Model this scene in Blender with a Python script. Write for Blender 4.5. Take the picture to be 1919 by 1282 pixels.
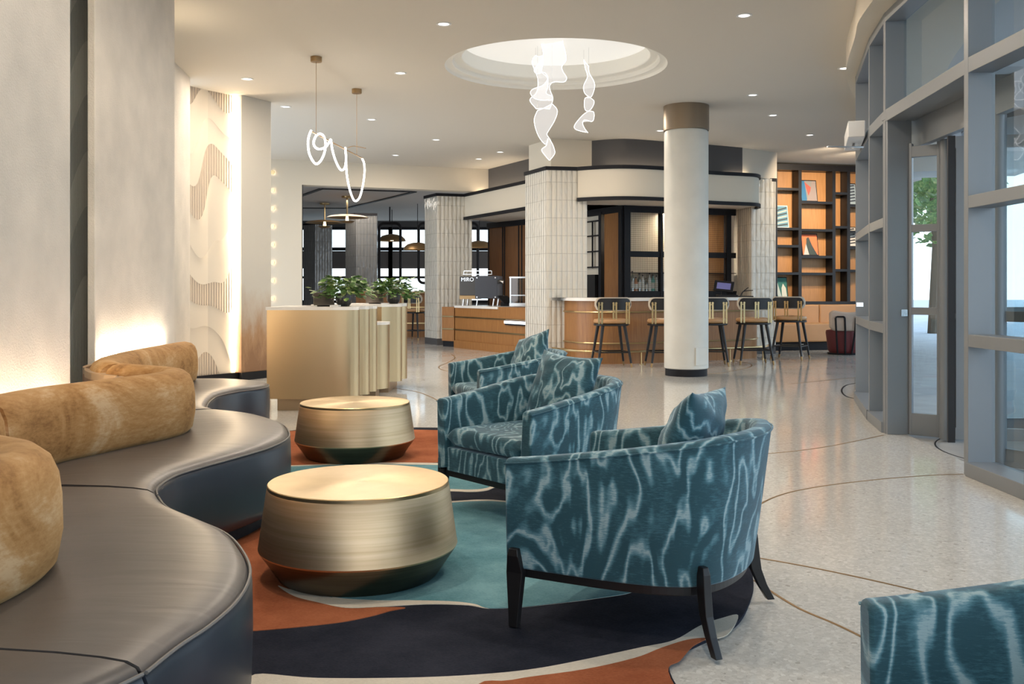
import bpy, bmesh, math, random
from mathutils import Vector, Matrix
for o in list(bpy.data.objects): bpy.data.objects.remove(o)
SC = bpy.context.scene; COL = SC.collection
PI = math.pi; R = math.radians; rnd = random.Random(7)
# ------------------------------------------------------------------ camera, world, light, exposure
F, HZ, CX, CH = 1800.0, 542.0, 960.0, 1.2
cam = bpy.data.cameras.new('camera'); cam.sensor_width = 36; cam.lens = F/1919*36
cam.shift_y = -(641-HZ)/1919; cam.clip_end = 300
co = bpy.data.objects.new('camera', cam); COL.objects.link(co)
co.location = (0, 0, CH); co.rotation_euler = (R(90), 0, 0); SC.camera = co
SC.view_settings.view_transform = 'Standard'; SC.view_settings.look = 'None'
SC.view_settings.gamma = 1; SC.view_settings.exposure = 0.75; SC.view_settings.use_curve_mapping = False
W = bpy.data.worlds.new('sky'); SC.world = W; W.use_nodes = True
wn = W.node_tree; bg = wn.nodes['Background']
tc = wn.nodes.new('ShaderNodeTexCoord'); sx = wn.nodes.new('ShaderNodeSeparateXYZ'); wr = wn.nodes.new('ShaderNodeValToRGB')
wn.links.new(tc.outputs['Generated'], sx.inputs[0]); wn.links.new(sx.outputs['Z'], wr.inputs[0]); wn.links.new(wr.outputs[0], bg.inputs[0])
wr.color_ramp.elements[0].color = (.62, .68, .72, 1); wr.color_ramp.elements[1].color = (.42, .62, .95, 1)
wr.color_ramp.elements[0].position = 0.0
bg.inputs[1].default_value = 2.7
def area(name, loc, size, power, col=(1, .85, .68), rot=(0, 0, 0), sy=None, spread=None):
    l = bpy.data.lights.new(name, 'AREA'); l.energy = power; l.color = col; l.size = size
    if sy: l.shape = 'RECTANGLE'; l.size_y = sy
    else: l.shape = 'DISK'
    if spread: l.spread = R(spread)
    o = bpy.data.objects.new(name, l); COL.objects.link(o); o.location = loc; o.rotation_euler = rot; return o
cy = SC.cycles; cy.max_bounces = 8; cy.diffuse_bounces = 4; cy.glossy_bounces = 3; cy.transparent_max_bounces = 12; cy.caustics_reflective = False; cy.caustics_refractive = False; cy.use_adaptive_sampling = True; cy.adaptive_threshold = .02; cy.sample_clamp_indirect = 6
# ------------------------------------------------------------------ helpers
def P(px, py, z=0.0):
    Y = (CH-z)*F/(py-HZ); return Vector(((px-CX)/F*Y, Y, z))
def PY(px, py, Y): return Vector(((px-CX)/F*Y, Y, CH-(py-HZ)*Y/F))
def catmull(pts, n=8, closed=False):
    pts = [Vector(p) for p in pts]; out = []; m = len(pts)
    for i in range(m if closed else m-1):
        g = (lambda k: pts[k % m]) if closed else (lambda k: pts[max(0, min(m-1, k))])
        p0, p1, p2, p3 = g(i-1), g(i), g(i+1), g(i+2)
        for k in range(n):
            t = k/n
            out.append(0.5*((2*p1)+(-p0+p2)*t+(2*p0-5*p1+4*p2-p3)*t*t+(-p0+3*p1-3*p2+p3)*t**3))
    if not closed: out.append(pts[-1])
    return out
def resample(pts, n):
    d = [0]
    for a, b in zip(pts, pts[1:]): d.append(d[-1]+(b-a).length)
    out = []; j = 0
    for i in range(n):
        s = d[-1]*i/(n-1)
        while j < len(d)-2 and d[j+1] < s: j += 1
        t = (s-d[j])/max(1e-9, d[j+1]-d[j]); out.append(pts[j].lerp(pts[j+1], min(1, max(0, t))))
    return out
def offset2(pts, d):
    """offset an open plan polyline to its left by d"""
    out = []
    for i, p in enumerate(pts):
        t = (pts[min(i+1, len(pts)-1)]-pts[max(i-1, 0)]); t = Vector((t.x, t.y)).normalized()
        out.append(Vector((p.x-t.y*d, p.y+t.x*d)))
    return out
class MB:
    def __init__(s): s.b = bmesh.new(); s.uv = s.b.loops.layers.uv.new('UVMap')
    def face(s, vs, mi=0, uvs=None):
        try: f = s.b.faces.new(vs)
        except ValueError: return None
        f.material_index = mi
        if uvs:
            for l, u in zip(f.loops, uvs): l[s.uv].uv = u
        return f
    def verts(s, pts): return [s.b.verts.new(p) for p in pts]
    def box(s, c, size, rz=0, M=None, mi=0):
        c = Vector(c); h = Vector(size)/2; m = Matrix.Rotation(rz, 3, 'Z') if M is None else M
        v = s.verts([c+m@Vector((x*h.x, y*h.y, z*h.z)) for z in (-1, 1) for y in (-1, 1) for x in (-1, 1)])
        for q in ((0, 2, 3, 1), (4, 5, 7, 6), (0, 1, 5, 4), (2, 6, 7, 3), (0, 4, 6, 2), (1, 3, 7, 5)): s.face([v[i] for i in q], mi)
        return s
    def bar(s, a, b, w, h=None, up=(0, 0, 1), mi=0):
        a, b = Vector(a), Vector(b); h = h or w; d = (b-a); L = d.length; x = d.normalized(); u = Vector(up)
        if abs(x.dot(u)) > .99: u = Vector((1, 0, 0))
        y = u.cross(x).normalized(); z = x.cross(y); M = Matrix((x, y, z)).transposed()
        return s.box((a+b)/2, (L, w, h), M=M, mi=mi)
    def prism(s, poly, z0, z1, mi=0, cap=True, capmi=None, closed=True):
        n = len(poly); lo = s.verts([(p[0], p[1], z0) for p in poly]); hi = s.verts([(p[0], p[1], z1) for p in poly]); u = 0
        for i in range(n if closed else n-1):
            j = (i+1) % n; L = (Vector(poly[j][:2])-Vector(poly[i][:2])).length
            s.face([lo[i], lo[j], hi[j], hi[i]], mi, [(u, z0), (u+L, z0), (u+L, z1), (u, z1)]); u += L
        if cap and closed:
            c = mi if capmi is None else capmi
            s.face(hi, c, [(p[0], p[1]) for p in poly]); s.face(list(reversed(lo)), c)
        return s
    def wall(s, pts, z0, z1, t, mi=0):
        """strip of wall along an open plan polyline, thickened to its left by t"""
        pts = [Vector((p[0], p[1])) for p in pts]; o = offset2(pts, t)
        return s.prism([tuple(p) for p in pts]+[tuple(p) for p in reversed(o)], z0, z1, mi)
    def tube(s, pts, r, n=8, closed=False, cap=True, mi=0):
        pts = [Vector(p) for p in pts]; m = len(pts); rings = []; prev = None
        for i, p in enumerate(pts):
            if closed: t = pts[(i+1) % m]-pts[i-1]
            else: t = pts[min(i+1, m-1)]-pts[max(i-1, 0)]
            t.normalize()
            if prev is None:
                a = Vector((0, 0, 1)) if abs(t.z) < .9 else Vector((1, 0, 0)); x = t.cross(a).normalized()
            else: x = (prev-t*prev.dot(t)).normalized()
            prev = x; y = t.cross(x); rr = r[i] if isinstance(r, (list, tuple)) else r
            rings.append(s.verts([p+(x*math.cos(2*PI*k/n)+y*math.sin(2*PI*k/n))*rr for k in range(n)]))
        for i in range(m if closed else m-1):
            A, B = rings[i], rings[(i+1) % m]
            for k in range(n): s.face([A[k], A[(k+1) % n], B[(k+1) % n], B[k]], mi)
        if cap and not closed: s.face(list(reversed(rings[0])), mi); s.face(rings[-1], mi)
        return s
    def lathe(s, prof, c=(0, 0, 0), n=48, mi=0, mis=None, wob=None):
        rings = []; c = Vector(c)
        for r, z in prof:
            if r < 1e-6: rings.append(s.verts([c+Vector((0, 0, z))])); continue
            rings.append(s.verts([c+Vector((r*(wob(k/n) if wob else 1)*math.cos(2*PI*k/n), r*(wob(k/n) if wob else 1)*math.sin(2*PI*k/n), z)) for k in range(n)]))
        for i, (A, B) in enumerate(zip(rings, rings[1:])):
            m = mis[i] if mis else mi
            for k in range(n):
                j = (k+1) % n
                if len(A) == 1 and len(B) == 1: continue
                if len(A) == 1: s.face([A[0], B[j], B[k]], m)
                elif len(B) == 1: s.face([A[k], A[j], B[0]], m)
                else: s.face([A[k], A[j], B[j], B[k]], m)
        return s
    def grid(s, rows, mi=0, wrapv=False, uvs=None):
        V = [s.verts(r) for r in rows]
        for i in range(len(V)-1):
            n = len(V[i])
            for k in range(n if wrapv else n-1):
                j = (k+1) % n; uu = None
                if uvs: uu = [uvs[i][k], uvs[i][j], uvs[i+1][j], uvs[i+1][k]]
                s.face([V[i][k], V[i][j], V[i+1][j], V[i+1][k]], mi, uu)
        return V
    def build(s, name, mats, parent=None, smooth=False, bevel=0, seg=2, sub=0, rec=True, solid=0, angle=40):
        me = bpy.data.meshes.new(name); bmesh.ops.remove_doubles(s.b, verts=s.b.verts, dist=1e-5)
        bmesh.ops.recalc_face_normals(s.b, faces=s.b.faces); s.b.to_mesh(me); s.b.free()
        o = bpy.data.objects.new(name, me); COL.objects.link(o)
        for m in (mats if isinstance(mats, (list, tuple)) else [mats]): me.materials.append(m)
        if parent is not None:
            o.parent = parent; r = parent
            while r.parent: r = r.parent
            me.transform(Matrix.Translation(-r.location))
        elif rec:
            xs = [v.co for v in me.vertices]; lo = [min(v[i] for v in xs) for i in range(3)]; hi = [max(v[i] for v in xs) for i in range(3)]
            c = Vector(((lo[0]+hi[0])/2, (lo[1]+hi[1])/2, lo[2])); me.transform(Matrix.Translation(-c)); o.location = c
        if smooth:
            for p in me.polygons: p.use_smooth = True
            try: me.set_sharp_from_angle(angle=R(angle))
            except Exception: pass
        if solid: md = o.modifiers.new('solid', 'SOLIDIFY'); md.thickness = solid; md.offset = 0
        if bevel: md = o.modifiers.new('bevel', 'BEVEL'); md.width = bevel; md.segments = seg; md.limit_method = 'ANGLE'; md.angle_limit = R(35)
        if sub: md = o.modifiers.new('sub', 'SUBSURF'); md.levels = sub; md.render_levels = sub
        return o
def thing(name, label, cat, loc=(0, 0, 0), group=None, kind=None):
    o = bpy.data.objects.new(name, None); COL.objects.link(o); o.location = loc; o.empty_display_size = .1
    return tag(o, label, cat, group, kind)
def tag(o, label, cat, group=None, kind=None):
    if label: o['label'] = label
    if cat: o['category'] = cat
    if group: o['group'] = group
    if kind: o['kind'] = kind
    return o
def struct(o, label=None, cat=None):
    o['kind'] = 'structure'
    if label: o['label'] = label
    if cat: o['category'] = cat
    return o
def copy_tree(o, parent=None):
    c = o.copy(); COL.objects.link(c); c.parent = parent
    for ch in [x for x in bpy.data.objects if x.parent is o]: copy_tree(ch, c)
    return c
def put(o, loc, rz=0, label=None):
    o.location = loc; o.rotation_euler = (0, 0, rz)
    if label: o['label'] = label
    return o
# ------------------------------------------------------------------ materials
MATS = {}
class NT:
    def __init__(s, m): s.t = m.node_tree; s.n = s.t.nodes; s.b = s.n['Principled BSDF']
    def new(s, ty, **kw):
        n = s.n.new('ShaderNode'+ty)
        for k, v in kw.items():
            if k in n.inputs: n.inputs[k].default_value = v
            else: setattr(n, k, v)
        return n
    def link(s, a, b): s.t.links.new(a, b)
    def coord(s, scale=(1, 1, 1), uv=False, rot=(0, 0, 0)):
        c = s.new('TexCoord'); m = s.new('Mapping'); m.inputs['Scale'].default_value = scale; m.inputs['Rotation'].default_value = rot
        s.link(c.outputs['UV' if uv else 'Object'], m.inputs[0]); return m.outputs[0]
    def noise(s, vec, scale=5, detail=3, rough=.5, dist=0):
        n = s.new('TexNoise'); n.inputs['Scale'].default_value = scale; n.inputs['Detail'].default_value = detail
        n.inputs['Roughness'].default_value = rough; n.inputs['Distortion'].default_value = dist; s.link(vec, n.inputs['Vector']); return n.outputs['Fac']
    def ramp(s, fac, stops):
        r = s.new('ValToRGB'); e = r.color_ramp.elements
        while len(e) < len(stops): e.new(.5)
        for q, (p, c) in zip(e, stops): q.position = p; q.color = (*c, 1)
        s.link(fac, r.inputs[0]); return r.outputs[0]
    def bump(s, h, strength=.3, dist=.01):
        b = s.new('Bump'); b.inputs['Strength'].default_value = strength; b.inputs['Distance'].default_value = dist
        s.link(h, b.inputs['Height']); s.link(b.outputs[0], s.b.inputs['Normal']); return b
    def math(s, op, a, b=None, c=None):
        m = s.new('Math'); m.operation = op
        for i, v in enumerate((a, b, c)):
            if v is None: continue
            if isinstance(v, (int, float)): m.inputs[i].default_value = v
            else: s.link(v, m.inputs[i])
        return m.outputs[0]
    def mix(s, f, a, b):
        m = s.new('Mix'); m.data_type = 'RGBA'
        for i, v in ((0, f), (6, a), (7, b)):
            if isinstance(v, tuple): m.inputs[i].default_value = (*v, 1)
            elif isinstance(v, (int, float)): m.inputs[i].default_value = v
            else: s.link(v, m.inputs[i])
        return m.outputs[2]
def mat(name, col=(.8, .8, .8), rough=.5, metal=0, spec=.5, emit=None, es=0, coat=0):
    m = bpy.data.materials.new(name); m.use_nodes = True; t = NT(m); b = t.b
    b.inputs['Base Color'].default_value = (*col, 1); b.inputs['Roughness'].default_value = rough; b.inputs['Metallic'].default_value = metal
    b.inputs['Specular IOR Level'].default_value = spec; b.inputs['Coat Weight'].default_value = coat
    if emit: b.inputs['Emission Color'].default_value = (*emit, 1); b.inputs['Emission Strength'].default_value = es
    MATS[name] = m
    return m, t
def simple(name, col, rough=.5, metal=0, bump=0, bscale=60, var=0, **kw):
    m, t = mat(name, col, rough, metal, **kw)
    if bump or var:
        n = t.noise(t.coord(), bscale, 3)
        if bump: t.bump(n, bump, .004)
        if var:
            n2 = t.noise(t.coord(), 3, 4); t.link(t.ramp(n2, [(.3, tuple(c*(1-var) for c in col)), (.7, tuple(min(1, c*(1+var)) for c in col))]), t.b.inputs['Base Color'])
    return m
def wood(name, c1, c2, rough=.4, sc=(22, 22, 1.0)):
    m, t = mat(name, c1, rough); v = t.coord(sc); n = t.noise(v, 3, 6, .6, .3)
    t.link(t.ramp(n, [(.3, c1), (.7, c2)]), t.b.inputs['Base Color']); t.bump(n, .08, .002); return m
cream = simple('cream_plaster', (.68, .61, .50), .75, bump=.05, bscale=90)
ceilm = simple('ceiling_plaster', (.63, .585, .515), .85)
domem = simple('dome_white', (.86, .84, .78), .8)
black = simple('black_metal', (.010, .010, .013), .6, spec=.25)
blackw = simple('black_wood', (.010, .009, .010), .38, spec=.4)
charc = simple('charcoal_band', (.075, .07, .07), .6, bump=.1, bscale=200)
grey = simple('grey_aluminium', (.235, .25, .265), .40, metal=.3)
greyd = simple('dark_gasket', (.02, .02, .022), .5)
white = simple('white_enamel', (.75, .75, .74), .45)
stone = simple('white_stone', (.78, .75, .70), .25, var=.04)
brass = simple('brass', (.62, .46, .24), .28, metal=1)
bronze = simple('bronze', (.36, .23, .11), .42, metal=.8)
lampw = mat('lamp_amber', (1, 1, 1), emit=(1, .75, .4), es=2.5)[0]
chrome = simple('chrome', (.7, .7, .7), .2, metal=1)
led = mat('led_warm', (1, 1, 1), emit=(1, .80, .55), es=14)[0]
ledw = mat('led_wall_light', (1, 1, 1), emit=(1, .82, .60), es=6)[0]
ledp = mat('led_panel', (1, 1, 1), emit=(1, .86, .68), es=38)[0]
ledc = mat('led_cove', (1, 1, 1), emit=(1, .82, .60), es=10)[0]
neon = mat('neon_white', (1, 1, 1), emit=(1, .96, .88), es=6)[0]
edgel = mat('ribbon_edge', (1, 1, 1), emit=(1, .97, .94), es=1.2)[0]
lampm = mat('downlight_lens', (1, 1, 1), emit=(1, .95, .88), es=1.6)[0]
oak = wood('oak_wood', (.25, .10, .026), (.39, .18, .055))
oakd = wood('walnut_wood', (.17, .075, .030), (.26, .12, .05))
oakl = wood('shelf_back_wood', (.42, .20, .07), (.55, .28, .11), .45)
tan = simple('tan_leather', (.46, .25, .11), .42, bump=.15, bscale=80, var=.06)
maroon = simple('maroon_velvet', (.13, .018, .02), .6, bump=.2)
boucle = simple('boucle', (.52, .42, .35), .95, bump=1.0, bscale=120, var=.15)
panelm, t = mat('textured_plaster', (.62, .57, .49), .8)
v = t.coord((1, 1, 1)); n1 = t.noise(v, 1.3, 4, .55); n2 = t.noise(v, 90, 3, .6)
t.link(t.ramp(n1, [(.3, (.50, .47, .42)), (.72, (.72, .66, .58))]), t.b.inputs['Base Color']); t.bump(n2, .7, .006)
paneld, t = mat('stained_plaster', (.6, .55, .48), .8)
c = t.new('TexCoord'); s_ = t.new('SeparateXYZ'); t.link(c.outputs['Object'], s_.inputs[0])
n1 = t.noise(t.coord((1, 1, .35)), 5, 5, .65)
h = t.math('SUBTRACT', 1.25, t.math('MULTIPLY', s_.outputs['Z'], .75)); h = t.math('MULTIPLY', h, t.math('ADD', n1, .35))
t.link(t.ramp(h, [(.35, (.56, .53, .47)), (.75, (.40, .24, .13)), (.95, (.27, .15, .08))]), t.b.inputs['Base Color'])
carve, t = mat('carved_plaster', (.66, .58, .48), .75)
c = t.new('TexCoord'); uvn = t.new('SeparateXYZ'); t.link(c.outputs['UV'], uvn.inputs[0])
nn = t.noise(t.coord((1.1, 1.4, 1), uv=True), 1.5, 1, .4)
nn = t.noise(t.coord((2.0, .55, 1), uv=True), 1.0, 0, .4); nn = t.math('ADD', t.math('MULTIPLY', nn, 3.6), t.math('MULTIPLY', uvn.outputs['Y'], 2.3))
lv = t.math('FLOOR', nn); par = t.math('COMPARE', t.math('MODULO', lv, 3), 1, .5); bev = t.math('FRACT', nn)
st = t.math('SINE', t.math('MULTIPLY', uvn.outputs['X'], 160)); hh = t.math('ADD', t.math('MULTIPLY', t.math('MULTIPLY', st, par), .35), t.math('ADD', lv, t.math('POWER', bev, 6)))
t.bump(hh, 1.0, .02); t.link(t.mix(par, (.66, .59, .49), (.55, .46, .37)), t.b.inputs['Base Color'])
carveg, t = mat('carved_grey_plaster', (.30, .33, .33), .7)
c = t.new('TexCoord'); uvn = t.new('SeparateXYZ'); t.link(c.outputs['UV'], uvn.inputs[0])
nn = t.noise(t.coord((1.2, .4, 1), uv=True), 1.0, 0, .4); nn = t.math('ADD', t.math('MULTIPLY', nn, 4), t.math('MULTIPLY', uvn.outputs['Y'], 1.6))
lv = t.math('FLOOR', nn); par = t.math('MODULO', lv, 2)
st = t.math('SINE', t.math('MULTIPLY', uvn.outputs['X'], 190)); hh = t.math('ADD', t.math('MULTIPLY', st, .35), lv)
t.bump(hh, .9, .012); t.link(t.mix(par, (.42, .45, .44), (.30, .33, .33)), t.b.inputs['Base Color'])
def tilemat(name, col):
    m, t = mat(name, col, .13, spec=.6)
    v = t.coord((1, 1, 1), uv=True); br = t.new('TexBrick'); br.offset = 0; t.link(v, br.inputs['Vector'])
    for k, q in (('Scale', 1), ('Mortar Size', .004), ('Mortar Smooth', .2), ('Brick Width', .09), ('Row Height', .3), ('Bias', 0)): br.inputs[k].default_value = q
    br.inputs['Color1'].default_value = (*col, 1); br.inputs['Color2'].default_value = (*[c*.95 for c in col], 1); br.inputs['Mortar'].default_value = (*[c*.72 for c in col], 1)
    t.link(br.outputs['Color'], t.b.inputs['Base Color'])
    wv = t.noise(t.coord((9, 3.4, 1), uv=True), 1.6, 1.5, .5)
    c = t.new('TexCoord'); sp = t.new('SeparateXYZ'); t.link(c.outputs['UV'], sp.inputs[0])
    pr = t.math('ABSOLUTE', t.math('SINE', t.math('MULTIPLY', sp.outputs['X'], PI/.09)))
    h = t.math('ADD', t.math('MULTIPLY', wv, .9), t.math('MULTIPLY', pr, .35)); h = t.math('SUBTRACT', h, t.math('MULTIPLY', br.outputs['Fac'], .5))
    t.bump(h, .9, .03); return m
tile = tilemat('glazed_tile', (.66, .62, .54)); tiled = tilemat('glazed_tile_grey', (.22, .22, .215))
floorm, t = mat('terrazzo', (.6, .58, .54), .13, spec=.55)
v = t.coord(); vo = t.new('TexVoronoi'); vo.inputs['Scale'].default_value = 70; t.link(v, vo.inputs['Vector'])
cc = t.ramp(vo.outputs['Color'], [(0, (.40, .38, .34)), (.12, (.56, .545, .51)), (.6, (.63, .615, .575)), (1, (.74, .73, .69))])
n = t.noise(v, 130, 3, .7); sp = t.ramp(n, [(.30, (.35, .34, .32)), (.40, (1, 1, 1))])
mx = t.new('Mix'); mx.data_type = 'RGBA'; mx.blend_type = 'MULTIPLY'; mx.inputs[0].default_value = .8; t.link(cc, mx.inputs[6]); t.link(sp, mx.inputs[7]); t.link(mx.outputs[2], t.b.inputs['Base Color'])
t.link(t.ramp(t.noise(v, 1.2, 3), [(.3, (.07,)*3), (.7, (.14,)*3)]), t.b.inputs['Roughness'])
def pile(name, c1, c2):
    m, t = mat(name, c1, .95, spec=.1); v = t.coord(); n1 = t.noise(v, 2.2, 5, .65); n2 = t.noise(t.coord((1, 3, 1)), 110, 2)
    a = t.math('ADD', t.math('MULTIPLY', n1, .7), t.math('MULTIPLY', n2, .3)); t.link(t.ramp(a, [(.36, c1), (.62, c2)]), t.b.inputs['Base Color']); t.bump(n2, .6, .004)
    return m
r_rust = pile('rug_rust', (.26, .075, .032), (.44, .15, .07)); r_teal = pile('rug_teal', (.06, .18, .215), (.19, .37, .42))
r_navy = pile('rug_navy', (.008, .010, .018), (.030, .033, .048)); r_cream = pile('rug_cream', (.55, .50, .42), (.72, .66, .56))
def leather(name, c1, c2, rough, bs=.12):
    m, t = mat(name, c1, rough, spec=.5); v = t.coord((1, 1, 1)); n = t.noise(v, 2.5, 4); t.link(t.ramp(n, [(.3, c1), (.7, c2)]), t.b.inputs['Base Color'])
    w = t.noise(t.coord((1.2, 6, 1.2)), 2.0, 2, .45, .8); f = t.noise(v, 300, 2); h = t.math('ADD', t.math('MULTIPLY', w, 1), t.math('MULTIPLY', f, .05)); t.bump(h, bs, .02); return m
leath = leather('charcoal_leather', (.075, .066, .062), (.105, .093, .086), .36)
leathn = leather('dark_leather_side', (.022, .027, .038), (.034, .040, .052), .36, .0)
piping = simple('piping', (.16, .15, .14), .5)
velv, t = mat('gold_velvet', (.42, .25, .10), .75, spec=.2)
v = t.coord(); n1 = t.noise(t.coord((1, 1, 1.6)), 2.0, 6, .68, 1.0); n2 = t.noise(t.coord((4, 4, 14)), 6, 4, .7)
a = t.math('ADD', t.math('MULTIPLY', n1, .75), t.math('MULTIPLY', n2, .25))
t.link(t.ramp(a, [(.36, (.20, .088, .026)), (.45, (.34, .17, .058)), (.52, (.41, .225, .088)), (.62, (.54, .36, .20))]), t.b.inputs['Base Color']); t.b.inputs['Sheen Weight'].default_value = .2; t.b.inputs['Sheen Tint'].default_value = (1, .75, .4, 1); t.bump(n2, .1, .003)
def ikat(name, shift):
    m, t = mat(name, (.05, .16, .2), .62, spec=.25)
    c = t.new('TexCoord'); mp = t.new('Mapping'); mp.inputs['Scale'].default_value = (1, 1, .36); mp.inputs['Location'].default_value = shift; t.link(c.outputs['Object'], mp.inputs[0]); v = mp.outputs[0]
    n0 = t.noise(v, 2.9, 3.5, .52, .35)
    w = t.math('SUBTRACT', 1, t.math('POWER', t.math('MULTIPLY_ADD', t.math('SINE', t.math('MULTIPLY', n0, 88)), .5, .5), 3.0))           # contour lines of a slow noise: moire bands
    fine = t.noise(t.coord((26, 26, 150)), 1.5, 4, .75); blot = t.noise(t.coord((1, 1, 1)), 6, 4, .65)
    k = t.math('ADD', t.math('SUBTRACT', 1, w), t.math('MULTIPLY', t.math('SUBTRACT', fine, .5), 1.3)); k = t.math('ADD', k, t.math('MULTIPLY', t.math('SUBTRACT', blot, .5), 1.2))
    t.link(t.ramp(k, [(.0, (.018, .068, .090)), (.36, (.050, .142, .180)), (.75, (.125, .255, .305)), (1.0, (.30, .42, .45))]), t.b.inputs['Base Color'])
    t.b.inputs['Sheen Weight'].default_value = .35; t.b.inputs['Sheen Tint'].default_value = (.6, .8, 1, 1); t.bump(fine, .25, .003); return m
fab = ikat('teal_moire_velvet', (0, 0, 0)); fab2 = ikat('teal_moire_cushion', (3, 1, 2))
def brushed(name, c1, c2, rough=.28, radial=False, sc=(2, 2, 120)):
    m, t = mat(name, c1, rough, 1.0); n = t.noise(t.coord(sc), 1.0, 4, .6); t.link(t.ramp(n, [(.3, c1), (.7, c2)]), t.b.inputs['Base Color'])
    t.b.inputs['Anisotropic'].default_value = .6
    if radial:
        tg = t.new('Tangent'); tg.direction_type = 'RADIAL'; tg.axis = 'Z'; t.link(tg.outputs[0], t.b.inputs['Tangent'])
    return m
tabm = brushed('brushed_bronze', (.54, .37, .21), (.70, .51, .32), .42, True, (1.2, 1.2, 70))
tabtop = brushed('brushed_brass_top', (.56, .41, .22), (.63, .48, .28), .33, True, (8, 8, 8))
tabdk = brushed('dark_bronze', (.14, .10, .065), (.20, .15, .10), .32, True, (1.5, 1.5, 130))
deskm = simple('satin_brass', (.50, .365, .21), .36, metal=1.0, bump=.02, bscale=200)
deskd = simple('satin_brass_plinth', (.42, .31, .20), .4, metal=.8)
def glassmat(name, tint, refl=.12):
    m = bpy.data.materials.new(name); m.use_nodes = True; n = m.node_tree.nodes; l = m.node_tree.links; n.remove(n['Principled BSDF'])
    tr = n.new('ShaderNodeBsdfTransparent'); tr.inputs[0].default_value = (*tint, 1); gl = n.new('ShaderNodeBsdfGlossy'); gl.inputs['Roughness'].default_value = .02
    lw = n.new('ShaderNodeFresnel'); lw.inputs[0].default_value = 1.45; ad = n.new('ShaderNodeMath'); ad.inputs[1].default_value = refl; ad.use_clamp = True
    mx = n.new('ShaderNodeMixShader'); l.new(lw.outputs[0], ad.inputs[0]); ge = n.new('ShaderNodeNewGeometry'); iv = n.new('ShaderNodeMath'); iv.operation = 'SUBTRACT'; iv.inputs[0].default_value = 1; l.new(ge.outputs['Backfacing'], iv.inputs[1])
    mu = n.new('ShaderNodeMath'); mu.operation = 'MULTIPLY'; l.new(ad.outputs[0], mu.inputs[0]); l.new(iv.outputs[0], mu.inputs[1]); l.new(mu.outputs[0], mx.inputs[0]); l.new(tr.outputs[0], mx.inputs[1]); l.new(gl.outputs[0], mx.inputs[2]); l.new(mx.outputs[0], n['Material Output'].inputs[0]); return m
glass = glassmat('glass', (.90, .94, .95), .05)
bottleg = glassmat('clear_bottle', (.80, .84, .82), .25)
meshm = bpy.data.materials.new('ribbon_mesh'); meshm.use_nodes = True
n_ = meshm.node_tree.nodes; l_ = meshm.node_tree.links; n_.remove(n_['Principled BSDF'])
tr = n_.new('ShaderNodeBsdfTransparent'); tl = n_.new('ShaderNodeEmission'); tl.inputs[0].default_value = (1, .97, .95, 1); tl.inputs[1].default_value = .75
mx = n_.new('ShaderNodeMixShader'); mx.inputs[0].default_value = .42; l_.new(tr.outputs[0], mx.inputs[1]); l_.new(tl.outputs[0], mx.inputs[2]); l_.new(mx.outputs[0], n_['Material Output'].inputs[0])
leaf, t = mat('leaf_green', (.08, .18, .04), .4); t.link(t.ramp(t.noise(t.coord(), 14, 3), [(.35, (.05, .12, .03)), (.55, (.12, .24, .06)), (.7, (.36, .38, .14))]), t.b.inputs['Base Color'])
potm = simple('pot_glaze', (.04, .038, .038), .25)
screen = mat('screen_blue', (.05, .05, .1), .3, emit=(.25, .25, .6), es=.2)[0]
# ------------------------------------------------------------------ setting: floor, ceiling, dome
CZ = 3.75
GP = [Vector(p) for p in ((3.25, -3.0), (3.05, .8), (2.95, 2.6), (2.92, 4.4), (2.93, 6.2), (3.10, 8.0), (3.27, 8.8), (3.72, 10.4), (4.62, 12.4), (5.42, 14.4), (6.42, 16.6), (7.55, 19.0), (7.9, 21))]
GO = [(p.x+.17, p.y) for p in GP]
mb = MB(); mb.prism([(-9, -4), (3.42, -4)]+GO+[(8.1, 22), (3, 24), (3, 37), (-9, 37)], -.1, 0); struct(mb.build('floor', floorm, rec=False), 'pale speckled terrazzo floor, polished', 'floor')
DC = Vector((.5, 11.02, 0)); DR = 1.27
b = bmesh.new(); outer = [b.verts.new(p) for p in ((-6.5, -4, CZ), (3.7, -4, CZ), (3.7, 4, CZ), (3.75, 8, CZ), (4.9, 11.5, CZ), (6.3, 14.5, CZ), (8.4, 19.5, CZ), (8.4, 21.3, CZ), (-.55, 20.45, CZ), (-6.5, 18.15, CZ))]
hole = [b.verts.new((DC.x+DR*math.cos(2*PI*k/72), DC.y+DR*math.sin(2*PI*k/72), CZ)) for k in range(72)]
es = [b.edges.new((q[i], q[(i+1) % len(q)])) for q in (outer, hole) for i in range(len(q))]
bmesh.ops.triangle_fill(b, edges=es, use_beauty=True)
me = bpy.data.meshes.new('ceiling'); b.to_mesh(me); b.free(); o = bpy.data.objects.new('ceiling', me); COL.objects.link(o); me.materials.append(ceilm); struct(o, 'flat cream plaster ceiling with round dome recess', 'ceiling')
mb = MB(); mb.lathe([(1.27, CZ), (1.266, CZ+.018), (1.254, CZ+.034), (1.235, CZ+.042), (1.185, CZ+.042), (1.178, CZ+.050), (1.172, CZ+.074), (1.16, CZ+.088), (1.14, CZ+.094), (1.088, CZ+.095), (1.076, CZ+.10), (1.07, CZ+.112), (1.07, CZ+.27), (0, CZ+.27)], DC, 96)
struct(mb.build('ceiling_dome', domem, smooth=True, angle=25), 'round stepped dome recess in the lobby ceiling, brightly lit inside', 'ceiling recess')
mb = MB(); mb.lathe([(1.068, CZ+.262), (0, CZ+.262)], DC, 72); tag(mb.build('dome_glow_disc', mat('dome_top_glow', (.45, .45, .44), emit=(1, .96, .88), es=.36)[0]), 'flat round dome top, given a glow to brighten the recess', 'added glow')  # emission put into the flat dome top to brighten the recess
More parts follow.
